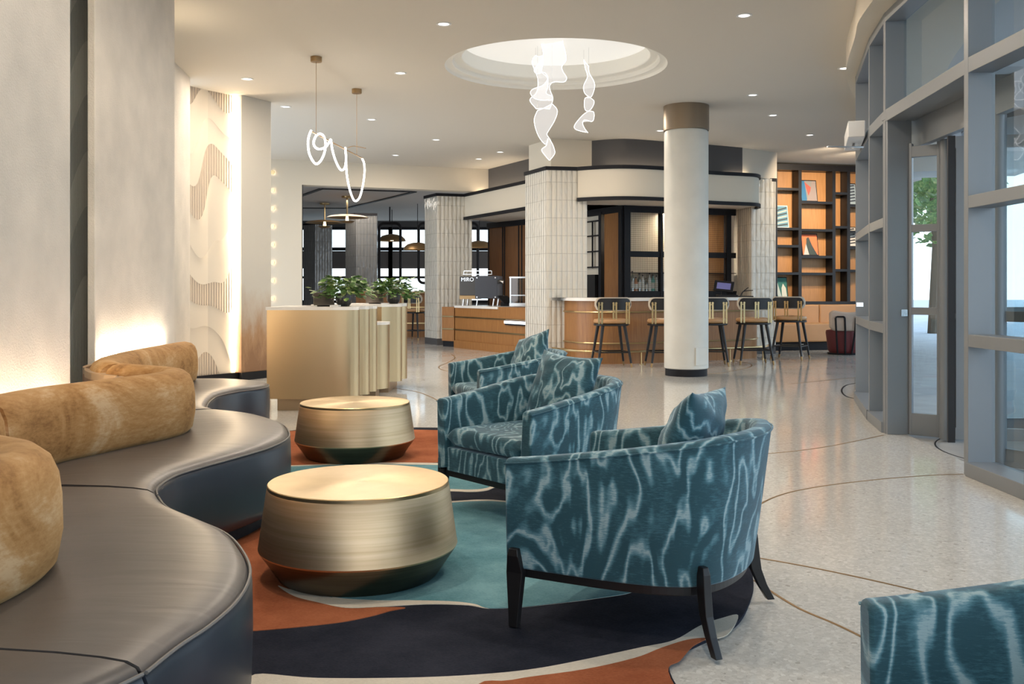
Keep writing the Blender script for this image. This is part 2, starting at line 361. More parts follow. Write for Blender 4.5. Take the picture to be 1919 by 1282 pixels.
# ------------------------------------------------------------------ left side: recessed carved wall and plaster panels
mb = MB(); mb.wall([(-2.62, -4), (-2.7, 2), (-2.8, 4.5), (-3.04, 6.6), (-3.2, 8.0), (-3.42, 9.0), (-3.8, 9.6)], 0, CZ, .15); struct(mb.build('wall_left', carveg, rec=False), 'grey carved plaster wall with fine vertical grooves behind the panels', 'wall')
mb = MB(); mb.wall([(-4.06, 12.02), (-3.9, 12.32), (-3.6, 12.74)], 0.08, CZ, .12); struct(mb.build('wall_left_carved', carve, rec=False), 'cream carved plaster wall with flowing wave relief', 'wall')
def slab(name, a, b_, t, m, z0, z1, lab):
    a, b_ = Vector(a), Vector(b_); n = Vector((-(b_-a).y, (b_-a).x)).normalized()*t
    mb = MB(); mb.prism([tuple(a), tuple(b_), tuple(b_+n), tuple(a+n)], z0, z1); return struct(mb.build(name, m, bevel=.006), lab, 'wall panel')
slab('wall_panel', (-2.2, 2.7), (-2.39, 5.2), .06, panelm, 0, CZ, 'nearest textured plaster panel on the left, glowing at its foot')
slab('wall_panel', (-2.84, 6.54), (-2.95, 8.40), .05, panelm, 0, CZ, 'wide textured plaster panel behind the second sofa curve')
slab('wall_panel', (-3.62, 9.4), (-3.88, 11.58), .3, panelm, 0, CZ, 'narrow plaster panel edge left of the carved wave wall')
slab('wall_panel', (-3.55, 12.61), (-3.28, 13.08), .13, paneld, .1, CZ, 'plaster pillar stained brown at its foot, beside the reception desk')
mb = MB(); mb.wall([(-4.06, 12.0), (-3.60, 12.68), (-3.54, 12.59), (-3.2, 13.2), (-3.6, 13.9)], 0, .10, .1); struct(mb.build('baseboard_left', black, rec=False))
# led strips washing the panels (real fittings tucked behind the sofa backs and beside the pillar; the gap strip is added)
def strip(name, a, b_, w, h, m=led, lab='warm light strip'):
    mb = MB(); mb.bar(a, b_, w, h); o = mb.build(name, m); return tag(o, lab, 'light strip')
strip('light_strip', (-2.08, 3.1, .50), (-2.27, 5.1, .50), .03, .012, ledp, lab='warm light strip on the ledge below the nearest plaster panel')
strip('light_strip', (-2.80, 6.6, .735), (-2.86, 8.1, .735), .03, .012, ledp, lab='warm light strip on the ledge below the wide plaster panel')
strip('light_strip', (-3.655, 12.63, .12), (-3.655, 12.63, CZ-.02), .03, .03, lab='tall warm light strip at the left edge of the brown stained pillar')
strip('light_strip', (-2.48, 5.18, .8), (-2.48, 5.18, 3.65), .03, .03, led, lab='added tall light strip brightening the recess between the two near plaster panels')  # hidden strip added to lift the dark recess wall
strip('light_strip', (-3.06, 8.5, 3.3), (-3.32, 9.2, 3.3), .03, .02, lab='warm light strip washing the ceiling behind the wide plaster panel')
# ------------------------------------------------------------------ back wall: beam, opening, wall lights
mb = MB(); mb.wall([(-6.5, 18.15), (-4.7, 18.82), (-4.16, 19.03)], 0, CZ, .25); struct(mb.build('wall_back', cream, rec=False), 'cream back wall with a column of small round lights', 'wall')
mb = MB(); mb.wall([(-4.16, 19.03), (-.45, 20.46)], 3.27, CZ, .3); struct(mb.build('wall_back_beam', cream, rec=False), 'cream beam above the opening to the dining room', 'beam')
mb = MB(); mb.wall([(-4.16, 19.03), (-4.145, 19.036)], 0, 3.27, .26); struct(mb.build('trim_1', black, rec=False))
for i in range(8):
    y = 323+33.8*i; p = PY(512.5, y, 18.80); p.y = 18.80+ (p.x+4.72)*.39; 
    o = thing('wall_light', '%s small round brass wall light in the column by the opening, lit behind' % ['topmost', 'second from top', 'third from top', 'fourth from top', 'fifth from top', 'sixth from top', 'seventh from top', 'lowest visible'][i], 'wall light', (p.x, p.y-.03, p.z), 'column of round wall lights')
    mb = MB(); mb.tube([p+Vector((-.008, -.036, 0)), p+Vector((-.004, -.022, 0))], .042, 20); mb.build('face_plate', brass, o, smooth=True)
    mb = MB(); mb.tube([p+Vector((-.005, -.022, 0)), p+Vector((0, -.004, 0))], .026, 16); mb.build('lamp', ledw, o, smooth=True)
# piers
TZ = 3.25
def pier(name, pts, z1, label, m=tile, base=True):
    mb = MB(); mb.prism(pts, .14, z1); o = thing(name, label, 'pier', (pts[0][0], pts[0][1], 0), kind='structure'); mb.build('tile_cladding', m, o)
    mb = MB(); mb.prism(pts, 0, .14); c = sum((Vector(p) for p in pts), Vector((0, 0)))/len(pts)
    mb.build('plinth', charc, o); return o
pier('tiled_pier', [(-1.61, 20.6), (-.87, 20.85), (-.95, 21.5), (-1.93, 21.25)], TZ, 'glossy cream tiled pier beside the coffee counter')
pier('tiled_pier', [(.58, 16.1), (1.27, 16.25), (1.22, 16.95), (.235, 16.93)], TZ, 'glossy cream tiled pier between coffee counter and bar')
pier('tiled_pier', [(4.42, 17.75), (4.90, 17.85), (4.95, 18.7), (4.28, 18.55)], TZ, 'glossy cream tiled pier beside the tall bookcase')
# upper walls and fascias
mb = MB(); mb.prism([(.66, 16.25), (1.37, 16.5), (1.3, 17.1), (.3, 17.05)], TZ, CZ); struct(mb.build('wall_upper', cream, rec=False), 'cream upper wall above the middle tiled pier', 'wall')
mb = MB(); mb.prism([(4.15, 17.35), (4.95, 17.95), (4.95, 18.8), (4.1, 18.5)], TZ, CZ); struct(mb.build('wall_upper_right', cream, rec=False), 'cream upper wall above the right tiled pier', 'wall')
fas = catmull([Vector(p) for p in ((1.11, 16.20), (1.5, 15.99), (1.95, 15.93), (2.56, 16.15), (3.44, 16.73), (4.08, 17.0), (4.35, 17.15), (4.5, 17.5), (4.5, 17.9))], 8)
def ribbonwall(name, pts, z0, z1, t, m, lab=None, cat='wall'):
    mb = MB(); mb.wall(pts, z0, z1, t); return struct(mb.build(name, m, smooth=True, angle=30), lab, cat)
ribbonwall('wall_bar_fascia', fas, 2.72, TZ-.03, .15, cream, 'curved cream fascia over the bar', 'fascia')
fin = offset2(fas, .15); mb = MB(); mb.prism([tuple(p) for p in fin]+[(4.4, 18.6), (2.0, 18.6), (1.2, 18.8), (1.2, 17)], 2.72, 2.76); struct(mb.build('ceiling_bar', ceilm, rec=False), 'low soffit over the bar', 'ceiling')
gb = catmull([Vector(p) for p in ((1.37, 16.5), (1.9, 16.28), (2.62, 16.57), (3.46, 16.94), (4.15, 17.3))], 8)
ribbonwall('wall_bar_band', gb, TZ, CZ, .1, charc, 'curved charcoal band above the bar fascia', 'wall')
mb = MB(); mb.prism([tuple(p) for p in fas]+[(4.2, 18.2), (1.2, 17.1)], TZ-.03, TZ-.01); struct(mb.build('trim_2', black, rec=False))
def trimline(n, pts, z, h=.06, out=.03):
    q = offset2([Vector(p) for p in pts], -out); mb = MB(); mb.wall(q, z-h, z, .05); return struct(mb.build('trim_%d' % n, black, rec=False))
trimline(3, fas, TZ+.01); trimline(4, fas, 2.74)
trimline(5, [(.235, 16.93), (.58, 16.1), (1.13, 16.21)], TZ+.01); trimline(6, [(4.5, 17.82), (4.90, 17.87), (4.93, 18.2)], TZ+.01)
lf = [(-1.07, 21.0), (-.87, 20.5), (.27, 18.15), (.3, 17.0)]
lf = [(-1.93, 21.25), (-1.61, 20.6), (-1.02, 20.8)]
trimline(7, lf, TZ+.01); cf = [(-1.06, 20.85), (.27, 18.15)]
cf = [(-1.05, 20.85), (.26, 18.2), (.62, 17.2)]
ribbonwall('wall_cafe_fascia', cf, 2.72, TZ-.03, .15, cream, 'cream fascia over the coffee counter', 'fascia')
trimline(8, cf, TZ+.01); trimline(9, cf, 2.76)
mb = MB(); mb.wall([(-.50, 20.40), (.45, 18.55), (.8, 17.4)], TZ-.02, CZ, .1); struct(mb.build('wall_cafe_band', charc, rec=False), 'flat charcoal band above the coffee counter fascia', 'wall')
mb = MB(); mb.prism([(-1.0, 20.95), (.35, 18.2), (.8, 17.2), (2.0, 17.4), (2.2, 21.6), (-.3, 21.9)], 2.72, 2.75); struct(mb.build('ceiling_cafe', ceilm, rec=False), 'low soffit over the coffee counter', 'ceiling')
# cove strips on top of the fascias
cv = offset2(fas, .20); mb = MB(); mb.tube([(p.x, p.y, TZ+.004) for p in cv[6:-6]], .012, 6); tag(mb.build('light_strip', ledc), 'warm light strip hidden on top of the curved bar fascia', 'light strip')
strip('light_strip', (-.78, 20.55, TZ-.01), (.20, 18.65, TZ-.01), .03, .02, ledc, 'warm light strip on top of the coffee counter fascia')
strip('light_strip', (-3.9, 18.9, CZ-.06), (-1.1, 19.98, CZ-.06), .02, .02, ledc, 'thin warm light strip where the back beam meets the ceiling') if False else None
# round column
o = thing('round_column', 'tall round cream column with bronze collar and black foot', 'column', (2.43, 13.4, 0), kind='structure'); cc = (2.43, 13.4, 0)
mb = MB(); mb.lathe([(.295, .10), (.305, .11), (.305, 3.37), (.295, 3.40)], cc, 64); mb.build('shaft', simple('column_plaster', (.66, .64, .58), .5, bump=.1, bscale=40, var=.06), o, smooth=True)
mb = MB(); mb.lathe([(.305, 3.40), (.315, 3.41), (.315, CZ)], cc, 64); mb.build('collar', simple('collar_bronze', (.26, .20, .14), .4, metal=.7), o, smooth=True)
mb = MB(); mb.lathe([(.29, 0), (.29, .10), (.27, .10)], cc, 64); mb.build('foot', black, o, smooth=True)
mb = MB(); mb.box((2.43+.16, 13.4-.262, .28), (.2, .012, .24), rz=R(31)); mb.build('access_panel', MATS['column_plaster'] if 'column_plaster' in MATS else cream, o)
# ------------------------------------------------------------------ storefront on the right
def outn(i):
    t_ = (GP[min(i+1, len(GP)-1)]-GP[max(i-1, 0)]).normalized(); return Vector((t_.y, -t_.x)), t_
HT = 3.5
for i in range(len(GP)-1):
    n, t_ = outn(i); n2, t2 = outn(i+1); a, b_ = GP[i], GP[i+1]
    lab = {4: 'grey framed glazed bay around the revolving door', 3: 'large grey framed glazed bay at the right edge, three panes high', 5: 'narrow glazed bay just beyond the entrance door', 6: 'farthest visible glazed bay beside the white door opener'}.get(i, 'grey framed glazed bay of the curved storefront')
    w = thing('window_%d' % (i+1), lab, 'window', (a.x, a.y, 0), kind='structure')
    mb = MB(); c = a+n*.085; mb.box((c.x, c.y, HT/2), (.17, .065, HT), rz=math.atan2(n.y, n.x)); mb.build('mullion', grey, w, bevel=.003)
    mb = MB(); d = (b_-a).normalized(); nn = Vector((d.y, -d.x))
    for z, hh in ((.045, .09), (.87, .08), (1.76, .08), (2.64, .10), (3.46, .08)):
        if i == 4 and z < 2: continue
        p, q = a+nn*.08+d*.03, b_+nn*.08-d*.03
        mb.bar((p.x, p.y, z), (q.x, q.y, z), .16 if z > .1 else .2, hh)
    mb.build('window_frame', grey, w, bevel=.003)
    mb = MB(); p, q = a+nn*.15, b_+nn*.15
    zz = (2.64, 3.46) if i == 4 else (.05, 3.46)
    mb.bar((p.x, p.y, sum(zz)/2), (q.x, q.y, sum(zz)/2), .008, zz[1]-zz[0]); mb.build('glass', glass, w)
    if i != 4:
        mb = MB(); e = a+nn*.155+d*.045
        mb.box((e.x, e.y, 1.75), (.03, .015, 3.4), rz=math.atan2(nn.y, nn.x)); mb.build('gasket', greyd, w)
# soffit above storefront
so = catmull([Vector(p) for p in ((2.98, -3), (2.78, .8), (2.68, 2.6), (2.65, 4.4), (2.70, 6.2), (2.93, 8.0), (3.14, 8.8), (3.62, 10.4), (4.5, 12.4), (5.3, 14.4), (6.3, 16.6), (7.5, 19.0))], 6)
mb = MB(); mb.wall(so, HT, CZ, -1.0); struct(mb.build('trim_10', cream, rec=False), 'curved cream soffit along the top of the storefront', 'soffit')
# revolving door
D0 = Vector((4.3, 7.0)); o = thing('door_1', 'grey revolving entrance door with glass wings and drum', 'door', (D0.x, D0.y, 0), kind='structure')
def pol(a, r): return (D0.x+r*math.cos(R(a)), D0.y+r*math.sin(R(a)))
for k, a in enumerate((168, 258, 348, 78)):
    c0, c1 = Vector(pol(a, .06)), Vector(pol(a, 1.0)); wg = MB()
    for s0, s1, hh, z in ((0, 1, .09, .12), (0, 1, .09, 2.30)):
        wg.bar((*c0, z), (*c1, z), .045, hh)
    for q in (c0, c0.lerp(c1, .92)): 
        e = q+(c1-c0)*.075; wg.bar((*q, 1.21), (*e, 1.21), .046, 2.26)
    wg.bar((*c0, 1.0), (*c1, 1.0), .03, .04); wo = wg.build('door_wing', grey, o)
    g = MB(); g.bar((*c0, 1.2), (*c1, 1.2), .008, 2.1); g.build('glass', glass, wo)
    e = Vector(pol(a, 1.05)); s_ = MB(); s_.bar((*c1, 1.2), (*e, 1.2), .035, 2.3); s_.build('brush_strip', greyd, wo)
for a0, a1 in ((32, 140), (205, 320)):
    arc = [pol(a0+(a1-a0)*k/20, 1.08) for k in range(21)]
    g = MB(); g.wall(arc, .1, 2.36, .01); dg = g.build('drum_glass', glass, o, smooth=True)
    f = MB(); f.wall(arc, 0, .12, .04); f.wall(arc, .98, 1.05, .04)
    for q in (arc[0], arc[10], arc[-1]): f.tube([(*q, 0), (*q, 2.4)], .045, 12)
    f.build('drum_frame', grey, o, smooth=True)
f = MB(); f.prism([pol(7.5*k, .93) for k in range(48)], 2.39, 2.62); f.build('drum_canopy', grey, o, smooth=True, angle=30)
ring = [pol(140+65*k/20, 1.12) for k in range(21)]
mb = MB(); mb.wall(ring, .0005, .002, .012); mb.build('threshold_ring', black, o)
mb = MB(); mb.bar((3.40, 8.15, 2.50), (3.30, 6.25, 2.50), .06, .23); mb.bar((3.3, 8.05, 2.635), (3.2, 6.3, 2.635), .4, .05); mb.build('header', grey, o)
# side light next to the drum
o = thing('window_20', 'tall narrow glazed side light beside the revolving door', 'window', (3.18, 8.0, 0), kind='structure')
mb = MB(); a, b_ = Vector((3.285, 7.93)), Vector((3.47, 7.78)); d = (b_-a); 
mb.bar((*a, 1.2), (*(a+d*.09), 1.2), .05, 2.4); mb.bar((*(b_-d*.09), 1.2), (*b_, 1.2), .05, 2.4)
for z, hh in ((.09, .18), (1.02, .06), (1.70, .06), (2.33, .09)): mb.bar((*a, z), (*b_, z), .045, hh)
mb.build('window_frame', grey, o, bevel=.002)
mb = MB(); mb.bar((*a, 1.25), (*b_, 1.25), .008, 2.2); mb.build('glass', glass, o)
mb = MB(); mb.box((3.20, 7.98, 1.3), (.20, .10, 2.6)); mb.build('jamb', grey, o, bevel=.003)
mb = MB(); mb.box((3.235, 7.922, 1.005), (.05, .012, .055)); mb.build('key_switch', chrome, o)
# door opener box
o = thing('door_opener', 'white metal door opener box on the storefront with thin arm', 'door opener', (3.3, 9.3, 2.6))
mb = MB(); a, b_ = Vector((3.20, 8.92)), Vector((3.47, 9.8)); mb.bar((*a, 2.69), (*b_, 2.69), .15, .15); mb.build('housing', white, o, bevel=.006)
mb = MB(); mb.bar((3.02, 9.2, 2.565), (3.40, 9.3, 2.575), .02, .014); mb.bar((3.3, 9.3, 2.57), (3.33, 9.35, 2.62), .02, .02); mb.build('arm', chrome, o)
o = thing('door_2', 'grey framed side door beyond the entrance, half hidden', 'door', (3.6, 9.9, 0), kind='structure')
mb = MB(); mb.bar((3.42, 9.35, 1.05), (3.36, 9.37, 1.05), .02, .04); mb.build('door_handle', chrome, o)
# other enclosing walls (behind the viewer) : windows wall
mb = MB(); mb.box((-2, -4, 3.3), (10, .2, .9)); mb.box((-5, -4, 1.9), (4, .2, 3.8)); mb.box((0.4, -4, 1.9), (.3, .2, 3.8)); struct(mb.build('wall_front', cream, rec=False), 'cream wall behind the viewer with tall window openings', 'wall')
mb = MB(); mb.box((5.1, 21.6, 1.9), (6, .2, 3.9)); struct(mb.build('wall_right_far', cream, rec=False), 'cream far wall behind the bookcase', 'wall')
# outside ground
mb = MB(); mb.prism([(3.6, -60), (90, -60), (90, 110), (8.3, 110), (8.3, 22)]+[(p.x+.18, p.y) for p in GP[::-1]], -.12, -.02); struct(mb.build('ground_street', simple('paving', (.35, .35, .34), .8, bump=.1, var=.1)), 'grey paved street outside the storefront', 'street')
mb = MB(); mb.wall([(p.x+.3, p.y) for p in GP], 3.62, 3.9, -2.6); struct(mb.build('roof_overhang', simple('overhang', (.50, .50, .49), .7), rec=False), 'pale roof overhang outside above the storefront', 'roof')
# ------------------------------------------------------------------ floor inlay lines
def inlay(k, pts, w=.012, m=None, n=8):
    q = catmull([P(*p).xy for p in pts], n); mb = MB(); mb.wall(q, .0004, .0016, w); return struct(mb.build('trim_%d' % k, m or bronze, rec=False), None)
inlay(20, [(1381, 973), (1452, 933), (1523, 915), (1629, 901), (1735, 892), (1806, 889)])
inlay(21, [(1376, 1039), (1523, 1065), (1693, 1102), (1840, 1140)])
inlay(22, [(1411, 1088), (1488, 1137), (1558, 1168), (1604, 1190), (1700, 1240)])
inlay(23, [(1340, 856), (1400, 853), (1480, 847), (1560, 836), (1657, 816)])
inlay(24, [(1610, 717), (1585, 722), (1576, 732), (1585, 743), (1612, 749)], .02, black)
inlay(25, [(1250, 700), (1330, 701), (1382, 694), (1409, 687), (1405, 681), (1380, 677)], .02)
inlay(26, [(845, 664), (852, 671), (838, 680), (822, 687), (830, 694), (860, 700)], .02)
inlay(27, [(735, 727), (754, 730), (786, 736), (820, 751), (850, 775)], .016)
inlay(28, [(1480, 720), (1560, 712), (1604, 708)], .016)
# ------------------------------------------------------------------ rug
rug = thing('rug', 'large irregular area rug in rust, teal, cream and dark navy shapes', 'rug', (-.6, 5, 0))
RO = [(-1.9, 8.02), (-1.3, 8.2), (-.7, 8.25), (-.1, 8.1), (.5, 7.6), (.75, 6.9), (.72, 6.1), (.75, 5.4), (.92, 4.8), (1.03, 4.3), (.985, 3.92), (.89, 3.62), (.80, 3.42), (.70, 3.30), (.62, 3.22), (.53, 3.12), (.49, 2.98), (.50, 2.6), (.4, 2.0), (-.2, 1.4), (-1.0, 1.3), (-1.7, 1.9), (-2.0, 3.0), (-2.1, 4.2), (-1.95, 5.5), (-2.2, 6.8)]
RO = catmull([Vector(p) for p in RO], 6, True)
def clip(poly, z0, z1, m, name='pile_shape', n=6, closed=True, sm=True):
    q = catmull([Vector(p) for p in poly], n, True) if sm else [Vector(p) for p in poly]
    mb = MB(); mb.prism([tuple(p[:2]) for p in q], z0, z1); return mb.build(name, m, rug)
mb = MB(); mb.prism([tuple(p) for p in RO], 0, .012); mb.build('base_pile', r_navy, rug)
G = lambda px, py: tuple(P(px, py).xy)
# every coloured shape is a separate tufted field, slightly proud of the one below
clip([(-1.92, 8.0), (-1.0, 8.12), (-.2, 7.95), (.4, 7.4), (.55, 6.8), (.1, 6.55), G(840, 869), G(803, 871), G(678, 871), G(546, 876), (-2.3, 6.4), (-2.3, 7.2)], .011, .0135, r_rust)
clip([(.66, 6.9), (.55, 6.75), (.1, 6.5), G(803, 871), G(678, 871), G(546, 876), (-2.1, 6.4), (-2.05, 6.25), G(546, 885), G(678, 882), G(803, 884), (.2, 6.3), (.6, 6.5)], .011, .0138, r_cream)
clip([(.62, 6.65), (.1, 6.42), G(803, 875), G(678, 874), G(546, 878), (-2.1, 6.3), (-2.0, 5.9), G(700, 919), G(841, 922), G(885, 923), G(912, 920), G(945, 910), (.35, 6.1), (.68, 6.3)], .011, .0141, r_teal)
clip([(.6, 6.1), (.35, 6.05), G(945, 909), G(912, 919), G(885, 922), G(841, 921), G(700, 918), (-1.6, 5.7), G(700, 922), G(841, 925), G(885, 926.5), G(912, 924), G(945, 915), (.35, 5.95), (.65, 5.98)], .012, .0144, r_cream)
tl = [(-1.25, 5.32), G(760, 947), G(843, 944), G(897, 941), G(945, 943), (.3, 5.2), (.72, 5.3), (.86, 4.9), (.78, 4.5), (.6, 4.2), (.5, 4.0)]
lo = [G(1191, 1113), G(1119, 1128), G(1022, 1140), G(973, 1145), G(916, 1147)]
cr = [G(878, 1141), G(823, 1139), G(778, 1140), G(714, 1144), G(650, 1146), G(596, 1136), G(551, 1124), G(521, 1104), (-.98, 3.95), (-1.05, 4.3), (-1.1, 4.7), (-1.2, 5.05)]
clip(tl+lo+cr, .012, .0142, r_cream)
tl2 = [(-1.18, 5.25), G(760, 950), G(843, 947), G(897, 944), G(945, 946), (.3, 5.15), (.70, 5.24), (.83, 4.88), (.75, 4.5), (.58, 4.2), (.49, 4.0)]
cr2 = [G(890, 1139), G(850, 1134), G(778, 1132), G(714, 1132), G(650, 1129), G(620, 1124), (-.70, 3.70), (-.84, 3.8), (-.9, 3.98), (-.98, 4.3), (-1.02, 4.7), (-1.1, 5.0)]
clip(tl2+lo+cr2, .013, .0150, r_teal)
clip([G(521, 1104), G(551, 1124), G(596, 1136), G(650, 1147), G(714, 1145), G(760, 1146), G(732, 1152), G(696, 1162), G(641, 1173), G(573, 1181), G(485, 1189), G(380, 1195), (-1.4, 3.4), (-1.7, 4.2), (-1.75, 4.9), (-1.45, 4.95), (-1.22, 4.85), (-1.05, 4.45), (-.9, 4.05), (-.86, 3.8)], .011, .0146, r_rust)
clip([G(478, 1272), G(596, 1279), G(778, 1278), G(914, 1271), G(1005, 1261), G(1095, 1244), G(1201, 1221), G(1264, 1207), G(1312, 1180), G(1351, 1166), G(1384, 1160), (.74, 3.30), G(1322, 1206), G(1288, 1209), G(1240, 1224), G(1191, 1242), G(1095, 1264), G(960, 1284), G(700, 1310), G(478, 1310)], .011, .0138, r_cream, n=5)
clip([G(960, 1283), G(1095, 1263), G(1191, 1241), G(1240, 1222), G(1288, 1207), G(1324, 1204), (.60, 3.19), G(1275, 1246), (.485, 2.98), (.48, 2.6), (.3, 2.1), (-.2, 2.0), G(880, 1310)], .012, .0145, r_rust, n=5)
# ------------------------------------------------------------------ curved banquette
F1 = [(-.733, 1.935), (-.716, 2.08), (-.689, 2.21), (-.677, 2.38), (-.698, 2.567), (-.746, 2.73), (-.832, 2.92), (-.918, 3.06), (-1.05, 3.21), (-1.21, 3.39), (-1.315, 3.58)]
F0 = [(-.55, .5), (-.85, .7), (-1.02, 1.0), (-1.05, 1.3), (-.97, 1.55), (-.86, 1.72), (-.786, 1.82), (-.737, 1.927)]
F2 = [(-1.325, 3.6), (-1.375, 3.74), (-1.39, 3.97), (-1.34, 4.17), (-1.25, 4.43), (-1.18, 4.67), (-1.155, 4.945), (-1.2, 5.19), (-1.30, 5.47), (-1.46, 5.72), (-1.62, 5.9), (-1.83, 6.04)]
F3 = [(-1.85, 6.06), (-1.96, 6.2), (-2.03, 6.42), (-2.09, 6.7), (-2.12, 6.95), (-2.07, 7.22), (-1.97, 7.42), (-1.93, 7.6), (-1.99, 7.82), (-2.16, 7.99), (-2.38, 8.10), (-2.62, 8.1)]
B0 = [(-1.1, .5), (-1.4, .8), (-1.55, 1.1), (-1.55, 1.45), (-1.46, 1.75), (-1.35, 1.953)]
B1 = [(-1.345, 1.96), (-1.26, 2.1), (-1.2, 2.26), (-1.19, 2.45), (-1.23, 2.62), (-1.34, 2.78), (-1.52, 2.92), (-1.70, 3.1), (-1.84, 3.35), (-1.93, 3.68)]
B2 = [(-1.935, 3.71), (-1.95, 3.95), (-1.93, 4.17), (-1.87, 4.34), (-1.79, 4.58), (-1.71, 4.8), (-1.68, 4.98), (-1.71, 5.17), (-1.82, 5.33), (-2.0, 5.45), (-2.20, 5.59)]
B3 = [(-2.215, 5.61), (-2.33, 5.78), (-2.42, 6.0), (-2.48, 6.3), (-2.52, 6.7), (-2.54, 7.1), (-2.55, 7.5), (-2.56, 7.85)]
TH = .21
def bench(i, Fp, Bp, label):
    N = 56
    f = resample([p.to_3d() for p in catmull([Vector(p) for p in Fp], 8)], N); bf = resample([p.to_3d() for p in catmull([Vector(p) for p in Bp], 8)], N)
    br = [p.to_3d() for p in offset2([Vector(p.xy) for p in bf], TH*.8)]
    root = thing('curved_bench', label, 'bench', (f[N//2].x-.4, f[N//2].y, 0), 'serpentine banquette')
    # seat: swept from the front edge to behind the backrest
    rows = []
    for k in range(N):
        d = (br[k]-f[k]); L = d.length; d.normalize()
        e = .004*math.sin(k*1.0)
        prof = [(.012, .425), (.02, .438), (.045, .449), (.10, .455), (.2, .459), (.35*L+.1, .459), (L*.6, .452), (L, .445), (L, .10)]
        rows.append([f[k]+d*a+Vector((0, 0, z)) for a, z in prof])
    mb = MB(); V = mb.grid(rows); seat = None
    for q in (V[0], V[-1]): mb.face(q)
    seat = mb.build('seat_cushion', leath, root, smooth=True, angle=50)
    fs = [(.035, .085), (.012, .10), (.0, .14), (-.004, .28), (-.002, .40), (.008, .424), (.02, .43)]
    mb = MB(); rows = []
    for k in range(N):
        d = (br[k]-f[k]).normalized(); rows.append([f[k]+d*a+Vector((0, 0, z)) for a, z in fs]+[br[k]+Vector((0, 0, .43)), br[k]+Vector((0, 0, .085))])
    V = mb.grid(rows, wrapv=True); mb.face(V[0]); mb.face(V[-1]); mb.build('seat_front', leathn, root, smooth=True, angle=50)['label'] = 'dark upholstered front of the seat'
    pp = [f[k]+(br[k]-f[k]).normalized()*.004+Vector((0, 0, .427)) for k in range(N)]
    mb = MB(); mb.tube(pp, .0045, 6); mb.build('piping', piping, root, smooth=True)
    mb = MB(); mb.prism([tuple((f[k]+(br[k]-f[k]).normalized()*.09).xy) for k in range(0, N, 2)]+[tuple(br[k].xy) for k in range(N-1, -1, -2)], 0, .09); mb.build('plinth', black, root)
    # backrest: rounded section swept along its own line
    M = 28; n_r = []
    bl = [Vector(p.xy) for p in bf]; nrm = [(q-p) for p, q in zip(bl, offset2(bl, 1.0))]
    sec = [(.03, .445), (.008, .47), (-.006, .55), (-.004, .64), (.004, .70), (.022, .742), (.055, .768), (.10, .777), (.14, .772), (.175, .75), (.197, .71), (.205, .62), (.20, .5), (.19, .445)]
    for k in range(N):
        t_ = k/(N-1); e = min(t_, 1-t_)*(N-1); sh = {0: .035, 1: .010, 2: .002}.get(round(e), 0)
        rr = []
        for a, z in sec:
            aa = a+(.1-a)*sh*3; zz = z-(z-.55)*sh*.9 if z > .5 else z
            p = bl[k]+nrm[k]*aa; rr.append(Vector((p.x, p.y, zz)))
        n_r.append(rr)
    mb = MB(); V = mb.grid(n_r, wrapv=True); mb.face(V[0]); mb.face(V[-1]); mb.build('backrest', velv, root, smooth=True, angle=50)
    return root
bench(0, F0, B0, 'nearest curved seat section, cropped by the bottom left corner of the view')
bench(1, F1, B1, 'large near curved seat section with charcoal leather seat and gold velvet back')
bench(2, F2, B2, 'middle curved seat section of charcoal leather, long gold velvet back ending in a rounded end')
bench(3, F3, B3, 'farthest curved seat section of charcoal leather beside the reception desk')
def ledge(inner, outer, lab):
    o = thing('ledge', lab, 'ledge', (outer[0][0], outer[0][1], 0)); poly = inner+outer[::-1]
    mb = MB(); mb.prism(poly, 0, .68); mb.build('body', oakd, o)
    mb = MB(); mb.prism(poly, .68, .72); mb.build('ledge_top', simple('ledge_veneer', (.40, .27, .16), .35, var=.05), o)
cB2 = [tuple(p) for p in offset2(catmull([Vector(p) for p in B2], 4), TH+.01)]; cB3 = [tuple(p) for p in offset2(catmull([Vector(p) for p in B3], 4), TH+.01)]
ledge(cB2[26:-1]+cB3[1:14], catmull([Vector(p) for p in ((-2.02, 4.85), (-2.12, 5.1), (-2.19, 5.32), (-2.23, 5.5), (-2.38, 5.68), (-2.55, 5.80), (-2.66, 5.95), (-2.72, 6.2), (-2.735, 6.33), (-2.74, 6.6))], 4).__class__([tuple(p) for p in catmull([Vector(p) for p in ((-2.02, 4.85), (-2.12, 5.1), (-2.19, 5.32), (-2.23, 5.5), (-2.38, 5.68), (-2.55, 5.80), (-2.66, 5.95), (-2.715, 6.2), (-2.735, 6.33), (-2.74, 6.6))], 4)]), 'brown wooden ledge curving behind the two farther gold velvet backs')
cB1 = [tuple(p) for p in offset2(catmull([Vector(p) for p in B1], 4), TH+.01)]
ledge(cB1[2:22], [(-1.9, 1.9), (-1.75, 2.2), (-1.62, 2.5), (-1.62, 2.8), (-1.75, 3.05)], 'brown wooden ledge behind the nearest gold velvet back')
